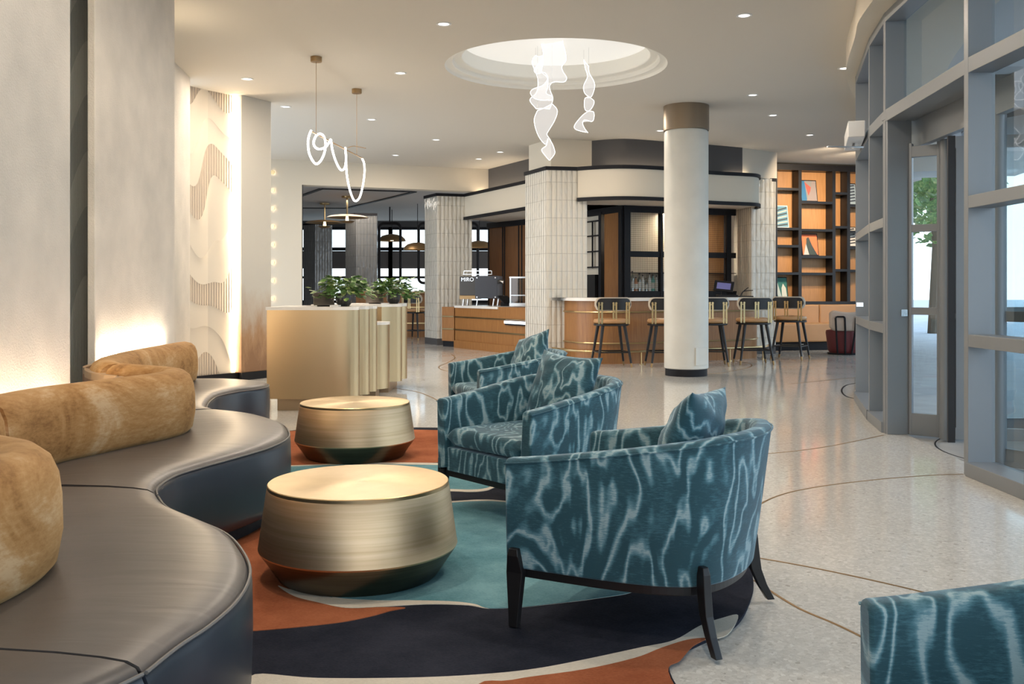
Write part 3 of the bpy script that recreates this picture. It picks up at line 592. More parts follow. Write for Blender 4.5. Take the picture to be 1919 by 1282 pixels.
# ------------------------------------------------------------------ drum tables
def drum(loc, s, label):
    o = thing('drum_table', label, 'coffee table', (0, 0, 0), 'brushed metal drum tables')
    mb = MB(); mb.lathe([(.408, .118), (.411, .125), (.408, .14), (.377, .362), (.373, .370), (.366, .3725)], n=96); mb.build('body', tabm, o, smooth=True, angle=30)
    mb = MB(); mb.lathe([(0, 0), (.325, 0), (.33, .004), (.408, .118)], n=96); mb.build('base', tabdk, o, smooth=True, angle=30)['label'] = 'dark tapering base'
    mb = MB(); mb.lathe([(.374, .364), (.374, .381), (.371, .384), (.05, .3845), (0, .3845)], n=96); mb.build('table_top', tabtop, o, smooth=True, angle=30)
    o.location = loc; o.scale = (s, s, 1) if s != 1 else (1, 1, 1); return o
drum((-.640, 4.02, .015), 1.0, 'round brushed bronze drum table with brass top, nearest the camera')
drum((-1.115, 6.83, .015), 1.03, 'round brushed bronze drum table farther back, near the desk')
# ------------------------------------------------------------------ tub chairs
def tub():
    root = thing('tub_armchair', '', 'armchair', (0, 0, 0), 'teal velvet tub armchairs')
    half = [(.385, -.375), (.383, -.2), (.375, 0), (.35, .17), (.29, .29), (.18, .355), (0, .38)]
    ctrl = [Vector(p) for p in half]+[Vector((-x, y)) for x, y in half[-2::-1]]
    N = 72; path = resample([p.to_3d() for p in catmull(ctrl, 10)], N); path = [Vector(p.xy) for p in path]
    nr = [(q-p) for p, q in zip(path, offset2(path, 1.0))]
    zt = lambda y: .585+.115*max(0, min(1, (y+.375)/.72))**1.15
    rows = []
    for p, n in zip(path, nr):
        z = zt(p.y); fl = .018+.05*max(0, p.y+.1)/.48
        def Q(a, zz): 
            k = (zz-.2)/.5; q = p-n*fl*k+n*a; return Vector((q.x, q.y, zz))
        rows.append([Q(0, .2), Q(-.002, .35), Q(0, z-.02), Q(.006, z-.006), Q(.018, z), Q(.052, z), Q(.064, z-.006), Q(.07, z-.02), Q(.075, .36), Q(.08, .22)])
    mb = MB(); V = mb.grid(rows, wrapv=True); mb.face(V[0]); mb.face(V[-1]); mb.build('shell', fab, root, smooth=True, angle=50, bevel=.008)
    # welt along outer top edge
    for sgn in (1,):
        mb = MB(); pts = []
        for p, n in zip(path, nr):
            z = zt(p.y); k = (z-.2)/.5; fl = .018+.05*max(0, p.y+.1)/.48; q = p-n*fl*k-n*.001; pts.append((q.x, q.y, z-.016))
        mb.tube(pts, .0035, 6); mb.build('welt', fab, root, smooth=True)
    inn = offset2(path, .06)
    mb = MB(); mb.prism([tuple(p) for p in inn[2:-2]]+[(-.315, -.368), (.315, -.368)], .2, .325); mb.build('seat_deck', fab, root, bevel=.006)
    # loose cushion with a crown
    rows = []; 
    def cush(u, v_, top):
        x = u*.307; y = -.372+(v_+1)/2*(.655 if abs(u) < .5 else .655-.09*(abs(u)-.5)/.5)
        e = (1-abs(u)**6)*(1-abs(v_)**6); e = max(0, e)**.5
        zc = .385; return Vector((x*(1 if abs(v_) < 1 else .99), y, zc+(1 if top else -1)*(.036*min(1, e*2.2)+.018*e)+.0))
    K = 20; us = [-math.cos(PI*i/K) for i in range(K+1)]
    mb = MB()
    A = mb.grid([[cush(u, v_, 1) for v_ in us] for u in us]); Bm = mb.grid([[cush(u, v_, 0) for v_ in us] for u in us])
    mb.build('seat_cushion', fab2, root, smooth=True, angle=60)
    # black frame under the body
    ins = offset2(path, .02); mb = MB(); mb.wall(ins, .168, .202, .03); mb.box((0, -.345, .185), (.70, .03, .034)); mb.build('under_frame', blackw, root, bevel=.003)
    def legm(x, y, dx, dy, rear):
        d = Vector((dx, dy, 0)).normalized(); sd = Vector((-d.y, d.x, 0)); mb = MB(); rings = []
        if rear: L = [(.275, .012, .030, .022), (.25, .014, .042, .028), (.19, .018, .046, .030), (.12, .030, .040, .030), (.06, .055, .035, .028), (0, .090, .030, .027)]
        else: L = [(.275, .012, .034, .022), (.25, .014, .044, .028), (.19, .0, .064, .030), (.12, .004, .052, .030), (.06, .008, .042, .028), (0, .012, .034, .027)]
        for z, of, w, th in L:
            c = Vector((x, y, z))+d*of; hw = w*.5; ht = th*.5
            rings.append([c+d*ht+sd*hw, c-d*ht+sd*hw, c-d*ht-sd*hw, c+d*ht-sd*hw] if not rear else [c+d*hw+sd*ht, c-d*hw+sd*ht, c-d*hw-sd*ht, c+d*hw-sd*ht])
        V = mb.grid(rings, wrapv=True); mb.face(V[0]); mb.face(V[-1]); return mb.build('leg', blackw, root, bevel=.003)
    legm(.385, -.335, 1, 0, False); legm(-.385, -.335, -1, 0, False); legm(.285, .305, .62, .78, True); legm(-.285, .305, -.62, .78, True)
    return root
def pillow():
    K = 22; us = [-math.cos(PI*i/K) for i in range(K+1)]
    def S(u, v_, s):
        pin = 1-.10*(1-abs(u)**2)*(abs(v_)**3); pin2 = 1-.10*(1-abs(v_)**2)*(abs(u)**3)
        e = max(0, (1-abs(u)**2.4)*(1-abs(v_)**2.4))**.55
        w = .006*math.sin(9*u+4*v_)*e+.005*math.sin(13*v_-5*u)*e
        return Vector((u*.235*pin2, s*(.085*e)+w, v_*.215*pin))
    mb = MB(); mb.grid([[S(u, v_, 1) for v_ in us] for u in us]); mb.grid([[S(u, v_, -1) for v_ in us] for u in us])
    return mb.build('throw_pillow', fab2, smooth=True, angle=80, rec=False)
T0 = tub(); P0 = pillow(); tag(P0, '', 'pillow', 'teal velvet throw pillows')
chairs = [((.494, 3.56, .015), -119, 'teal moire velvet tub armchair seen from behind, in the middle of the rug', 'teal velvet pillow sticking up from the armchair seen from behind', (-3, 2, .02)),
          ((.128, 5.22, .015), -50.3, 'teal moire velvet tub armchair facing the drum tables, seat cushion in view', 'teal velvet pillow with rippled stripes in the armchair facing the tables', (3, 2, .02)),
          ((-.03, 7.6, .015), -69, 'farthest teal velvet tub armchair, partly hidden behind the next one', 'teal velvet pillow in the farthest armchair', (-14, 5, 0)),
          ((1.05, 1.51, 0), -93, 'teal velvet tub armchair cropped at the bottom right corner, on bare terrazzo', None, None)]
for i, (loc, rz, lab, plab, pr) in enumerate(chairs):
    c = T0 if i == 0 else copy_tree(T0); put(c, loc, R(rz), lab)
    if plab:
        p = P0 if i == 0 else copy_tree(P0); M = Matrix.Rotation(R(rz), 4, 'Z')
        q = Vector(loc)+M.to_3x3()@Vector((pr[2], .175, .625)); p.location = q
        p.rotation_mode = 'QUATERNION'; p.rotation_quaternion = (M@Matrix.Rotation(R(pr[1]), 4, 'Z')@Matrix.Rotation(R(-20), 4, 'X')@Matrix.Rotation(R(pr[0]), 4, 'Y')).to_quaternion(); p['label'] = plab
# ------------------------------------------------------------------ reception desks
def scallop(cs, n=10):
    """convex bulges along the right side, front to back: (cx, cy, r)"""
    out = []
    for (x, y, r) in cs: out += [(x+r*math.cos(a), y+r*.9*math.sin(a)) for a in [R(-80+160*k/n) for k in range(n+1)]]
    return out
def desk(name, pl, pr, z0, zt, label, inset=.1):
    o = thing(name, label, 'desk', (pl[0][0]+.5, pl[0][1]+.4, 0)); poly = pl[:1]+pr+pl[1:]
    mb = MB(); mb.prism(poly, z0, zt-.03); mb.build('body', deskm, o, smooth=True, angle=30)
    c = Vector((sum(p[0] for p in poly)/len(poly), sum(p[1] for p in poly)/len(poly)))
    mb = MB(); mb.prism([tuple(c+(Vector(p)-c)*1.012) for p in poly], zt-.03, zt); mb.build('stone_top', stone, o)
    mb = MB(); xs = [p[0] for p in poly]; ys = [p[1] for p in poly]
    mb.prism([(min(xs)+inset*.8, min(ys)+inset), (max(xs)-inset*1.7, min(ys)+inset), (max(xs)-inset*1.7, max(ys)-inset), (min(xs)+inset*.8, max(ys)-inset)], 0, z0); mb.build('plinth', deskd, o)
    return o
DZ = 1.025
desk('reception_desk', [(-2.40, 9.4), (-2.40, 10.35)], [(-1.75, 9.4)]+scallop([(-1.66, 9.55, .145), (-1.57, 9.85, .11), (-1.53, 10.15, .105)])+[(-1.6, 10.35)], .125, DZ, 'front reception desk in satin brass with rippled side and white stone top')
desk('lower_counter', [(-2.3, 10.42), (-2.3, 10.86)], [(-1.6, 10.42)]+[(-1.56+.205*math.cos(R(a)), 10.64+.21*math.sin(R(a))) for a in range(-80, 81, 16)]+[(-1.6, 10.86)], .11, .84, 'low rounded brass counter between the two reception desks', .08)
desk('reception_desk', [(-2.3, 11.05), (-2.3, 12.1)], [(-1.5, 11.05)]+scallop([(-1.42, 11.27, .13), (-1.40, 11.58, .135), (-1.42, 11.88, .12)])+[(-1.5, 12.1)], .125, DZ, 'rear reception desk in satin brass, half hidden behind the front desk')
def plant(c, label, s=1.0, seed=1):
    rr = random.Random(seed); o = thing('potted_plant', label, 'plant', c); c = Vector(c)
    mb = MB(); mb.lathe([(0, 0), (.05, 0), (.075, .03), (.085, .075), (.08, .13), (.07, .135), (.068, .12), (0, .115)], c, 48, wob=lambda u: 1+.03*math.cos(2*PI*u*16)); mb.build('pot', potm, o, smooth=True)
    mb = MB(); st = MB()
    for i in range(260):
        a = rr.uniform(0, 2*PI); trail = rr.random() < .33; ln = rr.uniform(.10, .26)*(1.25 if trail else .8)
        h = rr.uniform(.02, .17) if not trail else rr.uniform(-.05, .07); p0 = c+Vector((0, 0, .125)); p2 = c+Vector((math.cos(a)*ln, math.sin(a)*ln*.8, .13+h)); 
        p1 = (p0+p2)/2+Vector((0, 0, .06)); 
        if i % 4 == 0: st.tube([p0, p1, p2], .002, 4)
        L = rr.uniform(.045, .085)*s; w = L*.38; d = Vector((math.cos(a+rr.uniform(-.8, .8)), math.sin(a+rr.uniform(-.8, .8)), rr.uniform(-.7, .4))).normalized(); sd = d.cross(Vector((rr.uniform(-.4, .4), rr.uniform(-.4, .4), 1))).normalized(); u = sd.cross(d)
        v = mb.verts([p2, p2+d*L*.35+sd*w+u*.004, p2+d*L*.75+sd*w*.75, p2+d*L, p2+d*L*.75-sd*w*.75, p2+d*L*.35-sd*w+u*.004, p2+d*L*.5-u*.006])
        for k in range(6): mb.face([v[6], v[k], v[(k+1) % 6]])
    mb.build('foliage', leaf, o); st.build('stems', leaf, o)
plant((PY(645, 0, 9.85).x, 9.85, DZ), 'trailing leafy plant in dark fluted pot on front reception desk', 1.15, 3)
plant((PY(738, 0, 11.6).x, 11.6, DZ), 'trailing leafy plant in dark fluted pot on rear reception desk', 1.2, 5)
for i, (px, Y, lab) in enumerate(((607, 9.8, 'grey tablet on slanted stand on the front reception desk'), (702, 11.5, 'grey tablet on slanted stand on the rear reception desk'))):
    p = PY(px, 0, Y); o = thing('desk_tablet', lab, 'tablet', (p.x, p.y, DZ), 'desk tablets'); M = Matrix.Rotation(R(18), 3, 'Z')@Matrix.Rotation(R(-32), 3, 'X')
    mb = MB(); mb.box((p.x, p.y, DZ+.075), (.21, .012, .15), M=M); mb.build('back_shell', simple('tablet_taupe', (.13, .105, .085), .4), o, bevel=.004)
    mb = MB(); mb.box((p.x, p.y+.05, DZ+.006), (.13, .12, .012)); mb.bar((p.x, p.y+.04, DZ+.01), (p.x, p.y+.012, DZ+.07), .04, .01); mb.build('stand', black, o)
mb = MB(); p = PY(629, 0, 9.62); mb.box((p.x, p.y, DZ+.008), (.09, .12, .016)); tag(mb.build('notepad', white, bevel=.002), 'small white pad on the front desk beside the plant pot', 'notepad')
# ------------------------------------------------------------------ neon rope pendant
A0, A1 = Vector((-2.15, 10.55, 2.905)), Vector((-1.98, 12.24, 2.905)); dv = A1-A0
def onrod(px, py):
    k = (px-CX)/F; s = (k*A0.y-A0.x)/(dv.x-k*dv.y); X = A0.x+s*dv.x; Y = A0.y+s*dv.y; return Vector((X, Y, CH-(py-HZ)*Y/F))
o = thing('rope_pendant', 'looping white neon rope light hung from a thin rod above the desks', 'pendant light', (-2.07, 11.4, 2.2))
zc = [(390, 697), (370, 760), (375, 850), (405, 915), (433, 932), (465, 900), (488, 840), (492, 780), (478, 735), (452, 720), (425, 735), (408, 780), (420, 815), (450, 828), (490, 815), (515, 785), (530, 763), (540, 830), (560, 900), (585, 955), (605, 977), (628, 960), (637, 900), (632, 818), (638, 900), (642, 1000), (660, 1100), (685, 1175), (707, 1195), (735, 1165), (757, 1080), (768, 990), (765, 930), (752, 897)]
pts = [onrod(480+x/3.772, 60+y/3.772) for x, y in zc]
mb = MB(); mb.tube(catmull(pts, 8), .0115, 10); mb.build('neon_rope', neon, o, smooth=True)
ra, rb = onrod(583, 246), onrod(681, 297.5); mb = MB(); mb.tube([ra, rb], .008, 8); mb.build('rod', bronze, o)
for px, py, cy in ((593, 248, 111), (669, 292, 171)):
    q = onrod(px, py); mb = MB(); mb.tube([(q.x, q.y, CZ-.03), (q.x, q.y, q.z)], .0025, 5); mb.build('wire', bronze, o)
    mb = MB(); mb.lathe([(0, CZ-.055), (.06, CZ-.055), (.062, CZ-.05), (.062, CZ-.001)], (q.x, q.y, 0), 32); mb.build('ceiling_canopy', bronze, o, smooth=True, angle=30)
q = onrod(655, 277); mb = MB(); mb.tube(catmull([(q.x-.02, q.y, q.z), (q.x+.06, q.y, q.z+.02), (q.x+.2, q.y+.05, q.z)], 6), .004, 5); mb.build('cord', bronze, o)
# ------------------------------------------------------------------ ribbon chandelier in the dome
def ribbon(label, E1, E2, Y0=11.0, N=90, ph=0, amp=.09):
    """sheer strip between two glowing edges; each edge swings towards and away from the viewer as the strip twists"""
    def edge(E, sg):
        q = catmull([Vector((960+x/5.13, 60+y/5.13, 0)) for x, y in E], 8); q = resample(q, N)
        return [PY(v.x, v.y, Y0+sg*amp*math.cos(ph+k/N*9)) for k, v in enumerate(q)]
    L, R_ = edge(E1, 1), edge(E2, -1); o = thing('ribbon_light', label, 'pendant light', tuple(L[-1]))
    rows = []
    for k in range(N):
        d = R_[k]-L[k]; bow = Vector((0, 1, 0))*.05*math.sin(ph+k/N*9)
        rows.append([L[k]+d*(s_/8)+bow*math.sin(PI*s_/8) for s_ in range(9)])
    mb = MB(); mb.grid(rows); mb.build('mesh_ribbon', meshm, o, smooth=True)
    mb = MB(); mb.tube(L+rows[-1][1:]+R_[::-1]+rows[0][::-1][1:], .0033, 6, closed=False); mb.build('glowing_edge', edgel, o, smooth=True)
    for e in (L[0], R_[0]):
        mb = MB(); mb.tube([e, (e.x, e.y, CZ+.255)], .0015, 4); mb.build('wire', chrome, o)
    return o
ribbon('large sheer white ribbon light, widest sheet, hanging from the dome centre', [(275, 60), (280, 110), (297, 180), (290, 260), (215, 360), (245, 402), (305, 388), (345, 440), (300, 510), (200, 550), (178, 590), (220, 640), (300, 657), (350, 650)], [(485, 60), (490, 110), (510, 180), (520, 270), (480, 330), (490, 380), (525, 440), (500, 480), (400, 480), (362, 520), (370, 570), (390, 620), (385, 650), (360, 658)], 10.95)
ribbon('sheer white ribbon light folding down the left of the large sheet', [(228, 225), (200, 260), (197, 310), (225, 380), (245, 440), (250, 520), (230, 590), (172, 655), (235, 740)], [(290, 228), (300, 300), (285, 380), (340, 440), (345, 520), (330, 590), (388, 620), (388, 670), (362, 742)], 11.15, ph=1.5, amp=.07)
ribbon('lower sheer white ribbon light, ending in a point below the others', [(245, 755), (215, 830), (222, 910), (260, 1010), (322, 1080), (345, 1020), (330, 1090), (285, 1132), (320, 1190), (358, 1233)], [(385, 690), (436, 755), (410, 850), (345, 960), (335, 985), (350, 1010), (385, 1070), (405, 1120), (410, 1170), (364, 1233)], 11.05, ph=.8, amp=.05)
ribbon('small slim twisted ribbon light hanging alone beside the large ones', [(690, 268), (705, 350), (725, 430), (688, 520), (700, 590), (750, 630), (790, 670), (760, 740), (680, 800), (605, 890), (610, 935), (690, 960), (722, 962)], [(738, 328), (742, 390), (795, 500), (775, 600), (745, 632), (700, 640), (705, 750), (785, 770), (775, 858), (700, 845), (680, 880), (700, 930), (730, 968)], 11.2, ph=.3, amp=.06)
# ------------------------------------------------------------------ ceiling downlights
DL = [(832, 45), (1395, 29), (751, 137), (464, 148), (1411, 178), (697, 224), (1449, 216), (536, 200), (742, 291), (1518, 253), (818, 262), (898, 298), (938, 285), (1583, 128), (1238, 245)]
for i, (px, py) in enumerate(DL):
    p = P(px, py, CZ-.001); o = thing('downlight', 'small round recessed downlight in the cream ceiling', 'downlight', (p.x, p.y, CZ-.02), 'recessed ceiling downlights')
    o['label'] = 'small round recessed downlight, ' + ['upper left of the dome', 'nearest one right of the dome', 'left of the dome rim', 'above the stained pillar', 'right of the column top', 'between neon rope and dome', 'second one right of the column', 'left of the neon rope', 'above the left opening', 'before the bookcase', 'left of the dark band', 'second from the cafe band', 'close to the cafe band', 'against the storefront soffit', 'beside the column collar'][i]
    mb = MB(); mb.lathe([(.052, CZ-.001), (.075, CZ-.001), (.073, CZ-.006), (.054, CZ-.006)], (p.x, p.y, 0), 28); mb.build('trim_ring', white, o, smooth=True)
    mb = MB(); mb.lathe([(.052, CZ-.003), (0, CZ-.003)], (p.x, p.y, 0), 20); mb.build('lens', lampm, o)
LP = [P(px, py, CZ-.001) for i, (px, py) in enumerate(DL[:10]) if i not in (4, 6, 9)]+[Vector(p) for p in ((-1.3, 6.2, 0), (1.3, 6.2, 0), (-1.3, 3.6, 0), (1.3, 3.6, 0), (0, 1.2, 0), (0, 8.3, 0), (-.5, 14.5, 0), (1.5, 14.2, 0), (-2.6, 15.5, 0))]  # the hand-placed points have no fitting; beams added there as general fill
for p in LP: area('downlight_and_fill_beam', (p.x, p.y, CZ-.03), .16, 16, (1, .85, .69))

# ------------------------------------------------------------------ bar
BZ = 1.06
bar = thing('bar_counter', 'curved oak bar with white stone top, brass lines and brass foot rail', 'bar', (2.4, 16.2, 0))
bp = catmull([Vector(p) for p in ((.87, 16.2), (1.08, 15.68), (1.4, 15.42), (1.8, 15.40), (2.3, 15.62), (2.9, 15.95), (3.4, 16.2), (3.85, 16.4), (4.2, 16.7), (4.36, 17.1))], 8)
mb = MB(); mb.wall(bp, .0, BZ-.05, .45); mb.build('front_panel', oak, bar, smooth=True, angle=30)
mb = MB(); tp = offset2(bp, -.07); mb.prism([(.64, 16.06)]+[tuple(p) for p in tp]+[tuple(p) for p in offset2(bp, .5)[::-1]], BZ-.05, BZ); mb.build('counter_top', stone, bar, smooth=True, angle=30)
for z in (.83, .33):
    mb = MB(); mb.tube([(p.x, p.y, z) for p in offset2(bp, -.012)], .014, 6); mb.build('brass_line', brass, bar, smooth=True)
rl = offset2(bp, -.20); mb = MB(); mb.tube([(p.x, p.y, .21) for p in rl], .02, 8); rail = mb.build('foot_rail', brass, bar, smooth=True)
for k in range(3, len(rl)-2, 12):
    p, q = rl[k], offset2(bp, -.005)[k]; mb = MB(); mb.tube([(p.x, p.y, 0), (p.x, p.y, .21)], .012, 8); mb.tube([(p.x, p.y, .21), (q.x, q.y, .21)], .01, 6); mb.lathe([(.035, .001), (.035, .01), (0, .01)], (p.x, p.y, 0), 16); mb.build('rail_post', brass, rail, smooth=True)
# bar back
bb = thing('back_bar_cabinet', 'tall black framed back bar cabinet with mesh doors and oak panel', 'cabinet', (2.6, 17.9, 0))
a, b_, c_ = Vector((1.46, 18.6)), Vector((2.02, 17.4)), Vector((4.25, 18.3)); back = Vector((0, .5))
def on(u, v_, t_): return u.lerp(v_, t_)
mb = MB(); mb.bar((*a, 2.66), (*b_, 2.66), .06, .12); mb.bar((*b_, 2.66), (*c_, 2.66), .06, .12)
for (u, v_, t_, w) in ((a, b_, .42, .10), (a, b_, .96, .10), (b_, c_, .025, .12), (b_, c_, .32, .05), (b_, c_, .62, .05), (b_, c_, .93, .10)):
    p = on(u, v_, t_); mb.box((p.x, p.y, 1.65), (w, .1, 2.0), rz=math.atan2((v_-u).y, (v_-u).x))
mb.bar((*b_, 1.84), (*c_, 1.84), .06, .1); mb.bar((*b_, 1.10), (*c_, 1.10), .08, .12); mb.bar((*b_, .5), (*c_, .5), .1, 1.0); mb.bar((*a, .5), (*b_, .5), .1, 1.0)
mb.build('frame', black, bb)
mb = MB(); mb.bar((*on(a, b_, .50), 1.8), (*on(a, b_, .92), 1.8), .02, 1.6); mb.build('oak_panel', oak, bb)
mb = MB(); q, r_ = on(a, b_, -.1)+back*.3, on(a, b_, .4)+back*.3; mb.bar((*q, 2.0), (*r_, 2.0), .02, 1.4); mb.build('tiled_niche', cream, bb)
mb = MB(); q, r_ = on(a, b_, -.1), on(a, b_, .4)
for z in (1.62, 1.92, 2.22, 2.5): mb.bar((*q, z), (*r_, z), .03, .025)
m_ = on(a, b_, .15); mb.box((*m_, 2.05), (.03, .03, .9)); mb.build('shelf_grid', black, bb)
mb = MB(); mb.bar((*on(a, b_, -.1), 1.25), (*on(a, b_, .35), 1.25), .2, .45); mb.build('appliance', blackw, bb)
mb = MB(); mb.bar((*(on(b_, c_, .03)+back*.45), 1.9), (*(on(b_, c_, .62)+back*.45), 1.9), .02, 1.7); mb.build('backing', simple('bar_backing', (.62, .53, .40), .7), bb)
mb = MB(); mb.bar((*(on(b_, c_, .6)+back*.45), 1.9), (*(on(b_, c_, .98)+back*.45), 1.9), .02, 1.7); mb.build('oak_backing', oakl, bb)
# swirl on the backing
mural = simple('mural_brown', (.22, .17, .11), .7)
def bx(px, py, k=.44): 
    d = c_-b_; t_ = ((px-CX)/F*(b_.y+k)-b_.x)/(d.x-(px-CX)/F*d.y); q = b_+d*t_; Y = q.y+k; return Vector((q.x, Y-.02, CH-(py-HZ)*Y/F))
mb = MB()
for pl in ([(1180, 453), (1195, 448), (1210, 440), (1220, 432)], [(1200, 433), (1209, 444), (1225, 456), (1245, 460)], [(1209, 404), (1209, 468)], [(1180, 428), (1245, 427)], [(1180, 463), (1190, 462), (1198, 468)], [(1206, 482), (1208, 500), (1203, 515)], [(1245, 495), (1235, 508), (1232, 516)]):
    q = catmull([bx(*p) for p in pl], 6); mb.tube(q, .035, 6)
mb.build('mural', mural, bb)
# wire mesh: thin horizontal and vertical wires in front
mb = MB(); wires = []
for k in range(60):
    p = on(b_, c_, .04+.9*k/59); mb.box((p.x, p.y, 1.85), (.0035, .0035, 1.5))
for k in range(40):
    z = 1.16+1.44*k/39; mb.bar((*on(b_, c_, .04), z), (*on(b_, c_, .93), z), .003, .003)
mb.build('wire_mesh', black, bb)
mb = MB(); mb.bar((*(b_+back*.3+Vector((.1, 0))), 1.15), (*(c_+back*.3), 1.15), .22, .03); mb.bar((*(b_+back*.3+Vector((.1, 0))), 1.50), (*(c_+back*.3), 1.50), .18, .012); mb.build('shelf', black, bb)
lamps = area('cabinet_light', (2.9, 17.95, 2.6), 1.0, 70, (1, .85, .65), sy=.1)
bcol = [(.75, .76, .74), (.55, .25, .12), (.8, .8, .76), (.2, .5, .45), (.7, .68, .5)]
bm_ = [bottleg]+[simple('bottle_tint_%d' % k, bcol[k], .15) for k in range(1, 5)]
capm = simple('bottle_cap', (.10, .07, .06), .4)
def bottle(c, h, r, m, label, grp):
    c = Vector(c); o = thing('bottle', label, 'bottle', c, grp)
    mb = MB(); mb.lathe([(0, 0), (r, 0), (r, h*.62), (r*.8, h*.70), (r*.35, h*.78), (r*.32, h*.93), (0, h*.93)], c, 16); mb.build('glass_body', m, o, smooth=True, angle=50)
    mb = MB(); mb.lathe([(r*.4, h*.9), (r*.4, h), (0, h)], c, 10); mb.build('cap', capm, o)
    mb = MB(); mb.lathe([(r*1.02, h*.15), (r*1.02, h*.5)], c, 16); mb.build('paper_label', simple('label_paper', (.7, .68, .62), .6) if 'label_paper' not in MATS else MATS['label_paper'], o, smooth=True)
names = ['first tall clear', 'second tall clear', 'short amber', 'clear white-labelled', 'small clear', 'squat clear', 'tall clear', 'teal', 'stout clear', 'pale clear', 'slim clear', 'wide clear']
for k in range(12):
    px = 1183+k*6.1; t_ = (px-1172)/(1375-1172); q = on(b_, c_, t_)+back*.30; q.y = q.y
    kd = 0 if k not in (2, 7) else (1 if k == 2 else 3)
    bottle((q.x, q.y, 1.166), [.36, .37, .26, .33, .30, .24, .34, .31, .29, .34, .35, .25][k], .036, bm_[kd] if kd else (bm_[0] if k % 2 else bm_[2]), names[k]+' bottle on the back bar shelf, counted from the oak panel', 'bottles on the back bar shelf')
# POS terminal on the bar
p = PY(1357, 0, 16.9); o = thing('till_screen', 'dark touch screen till on the bar counter right of the column', 'till', (p.x, p.y, BZ)); M = Matrix.Rotation(R(-18), 3, 'Z')@Matrix.Rotation(R(-25), 3, 'X')@Matrix.Rotation(R(6), 3, 'Y')
mb = MB(); mb.box((p.x, p.y, BZ+.19), (.34, .025, .2), M=M); mb.build('screen_housing', black, o, bevel=.004)
mb = MB(); mb.box((p.x, p.y, BZ+.19), (.24, .028, .12), M=M); mb.build('display', screen, o)
mb = MB(); mb.box((p.x+.05, p.y, BZ+.02), (.34, .25, .04)); mb.box((p.x, p.y+.02, BZ+.08), (.08, .05, .12)); mb.build('stand', black, o, bevel=.006)
p = PY(1397, 0, 16.9); o = thing('card_reader', 'black cables and card reader behind the bar by the socket', 'card reader', (p.x, p.y, BZ)); mb = MB(); mb.box((p.x-.02, p.y, BZ+.012), (.3, .12, .02)); mb.build('body', black, o)
for dx, dz in ((.08, .17), (.16, .12)):
    mb = MB(); mb.tube(catmull([(p.x-.08, p.y, BZ+.02), (p.x-.02, p.y+.05, BZ+.10), (p.x+dx, p.y+.1, BZ+dz)], 6), .008, 6); mb.build('cable', black, o)
# ------------------------------------------------------------------ bar stools
def stool():
    o = thing('bar_stool', '', 'bar stool', (0, 0, 0), 'bar stools along the curved bar')
    mb = MB(); mb.lathe([(0, .635), (.26, .635), (.275, .645), (.275, .66), (.26, .668), (0, .668)], n=36); mb.build('seat_base', blackw, o, smooth=True, angle=30)
    mb = MB(); mb.lathe([(0, .668), (.25, .668), (.272, .685), (.275, .71), (.262, .735), (.2, .745), (0, .75)], n=36); mb.build('seat', tan, o, smooth=True, angle=50)
    for sx in (-1, 1):
        for sy in (-1, 1):
            a_ = Vector((sx*.17, sy*.16, .64)); e = Vector((sx*.265, sy*.245, 0)); k = a_.lerp(e, .90)
            mb = MB(); mb.tube([a_, k], [.026, .017], 10); lg = mb.build('leg', blackw, o, smooth=True)
            mb = MB(); mb.tube([k, e], [.0185, .014], 10); mb.build('brass_tip', bronze, lg, smooth=True)
    mb = MB(); R4 = [Vector((sx*.235, sy*.218, .23)) for sx, sy in ((-1, -1), (1, -1), (1, 1), (-1, 1))]
    for u, v_ in zip(R4, R4[1:]+R4[:1]): mb.tube([u, v_], .011, 8)
    mb.build('stretcher', blackw, o)
    def bow(x, off): return .22+off-.9*x*x
    for nm, w, z0, z1, off, th, m in (('backrest_pad', .285, .865, 1.075, -.035, .03, simple('cream_pad', (.62, .54, .44), .7) if 'cream_pad' not in MATS else MATS['cream_pad']), ('backrest', .268, .882, 1.058, -.0, .018, blackw)):
        mb = MB(); rows = []; K = 24; rc = .075
        for s in (-.5, .5):
            for k in range(K+1):
                x = -w+2*w*k/K; e = w-abs(x); ins = 0 if e > rc else rc-math.sqrt(max(0, rc*rc-(rc-e)**2))
                y = bow(x, off)+s*th; rows.append([Vector((x, y, z0+ins)), Vector((x, y, z1-ins))])
        V = [mb.verts(r_) for r_ in rows]; H = K+1
        for k in range(K):
            mb.face([V[k][0], V[k+1][0], V[k+1][1], V[k][1]]); mb.face([V[H+k][0], V[H+k+1][0], V[H+k+1][1], V[H+k][1]])
            mb.face([V[k][1], V[k+1][1], V[H+k+1][1], V[H+k][1]]); mb.face([V[k][0], V[k+1][0], V[H+k+1][0], V[H+k][0]])
        mb.face([V[0][0], V[0][1], V[H][1], V[H][0]]); mb.face([V[K][0], V[K][1], V[H+K][1], V[H+K][0]])
        mb.build(nm, m, o, smooth=True, angle=40)
    for cx in (-.215, 0, .215):
        mb = MB()
        for d in (-.022, .022):
            x = cx+d; y = bow(x, .016); mb.bar((x, y, .665), (x, y, .995), .008, .026, up=(1, 0, 0)); mb.tube([(x, y-.005, .985), (x, y+.009, .985)], .017, 10)
        y = bow(cx, .016); mb.bar((cx-.02, y, .96), (cx+.02, y, .96), .006, .012); mb.build('strap', brass, o)
    return o
S0 = stool()
SP = [((1.54, 14.92), 8, 'leftmost bar stool, standing clear in front of the bar'), ((2.38, 14.95), 4, 'second bar stool, half hidden by the left side of the round column'), ((3.12, 15.15), -6, 'bar stool half hidden by the right side of the round column'), ((3.88, 15.45), 0, 'fourth bar stool, first one fully clear right of the column'), ((4.78, 16.5), -32, 'rightmost bar stool, before the leather bench')]
for i, ((x, y), rz, lab) in enumerate(SP):
    s = S0 if i == 0 else copy_tree(S0); put(s, (x, y, 0), R(180+rz), lab)
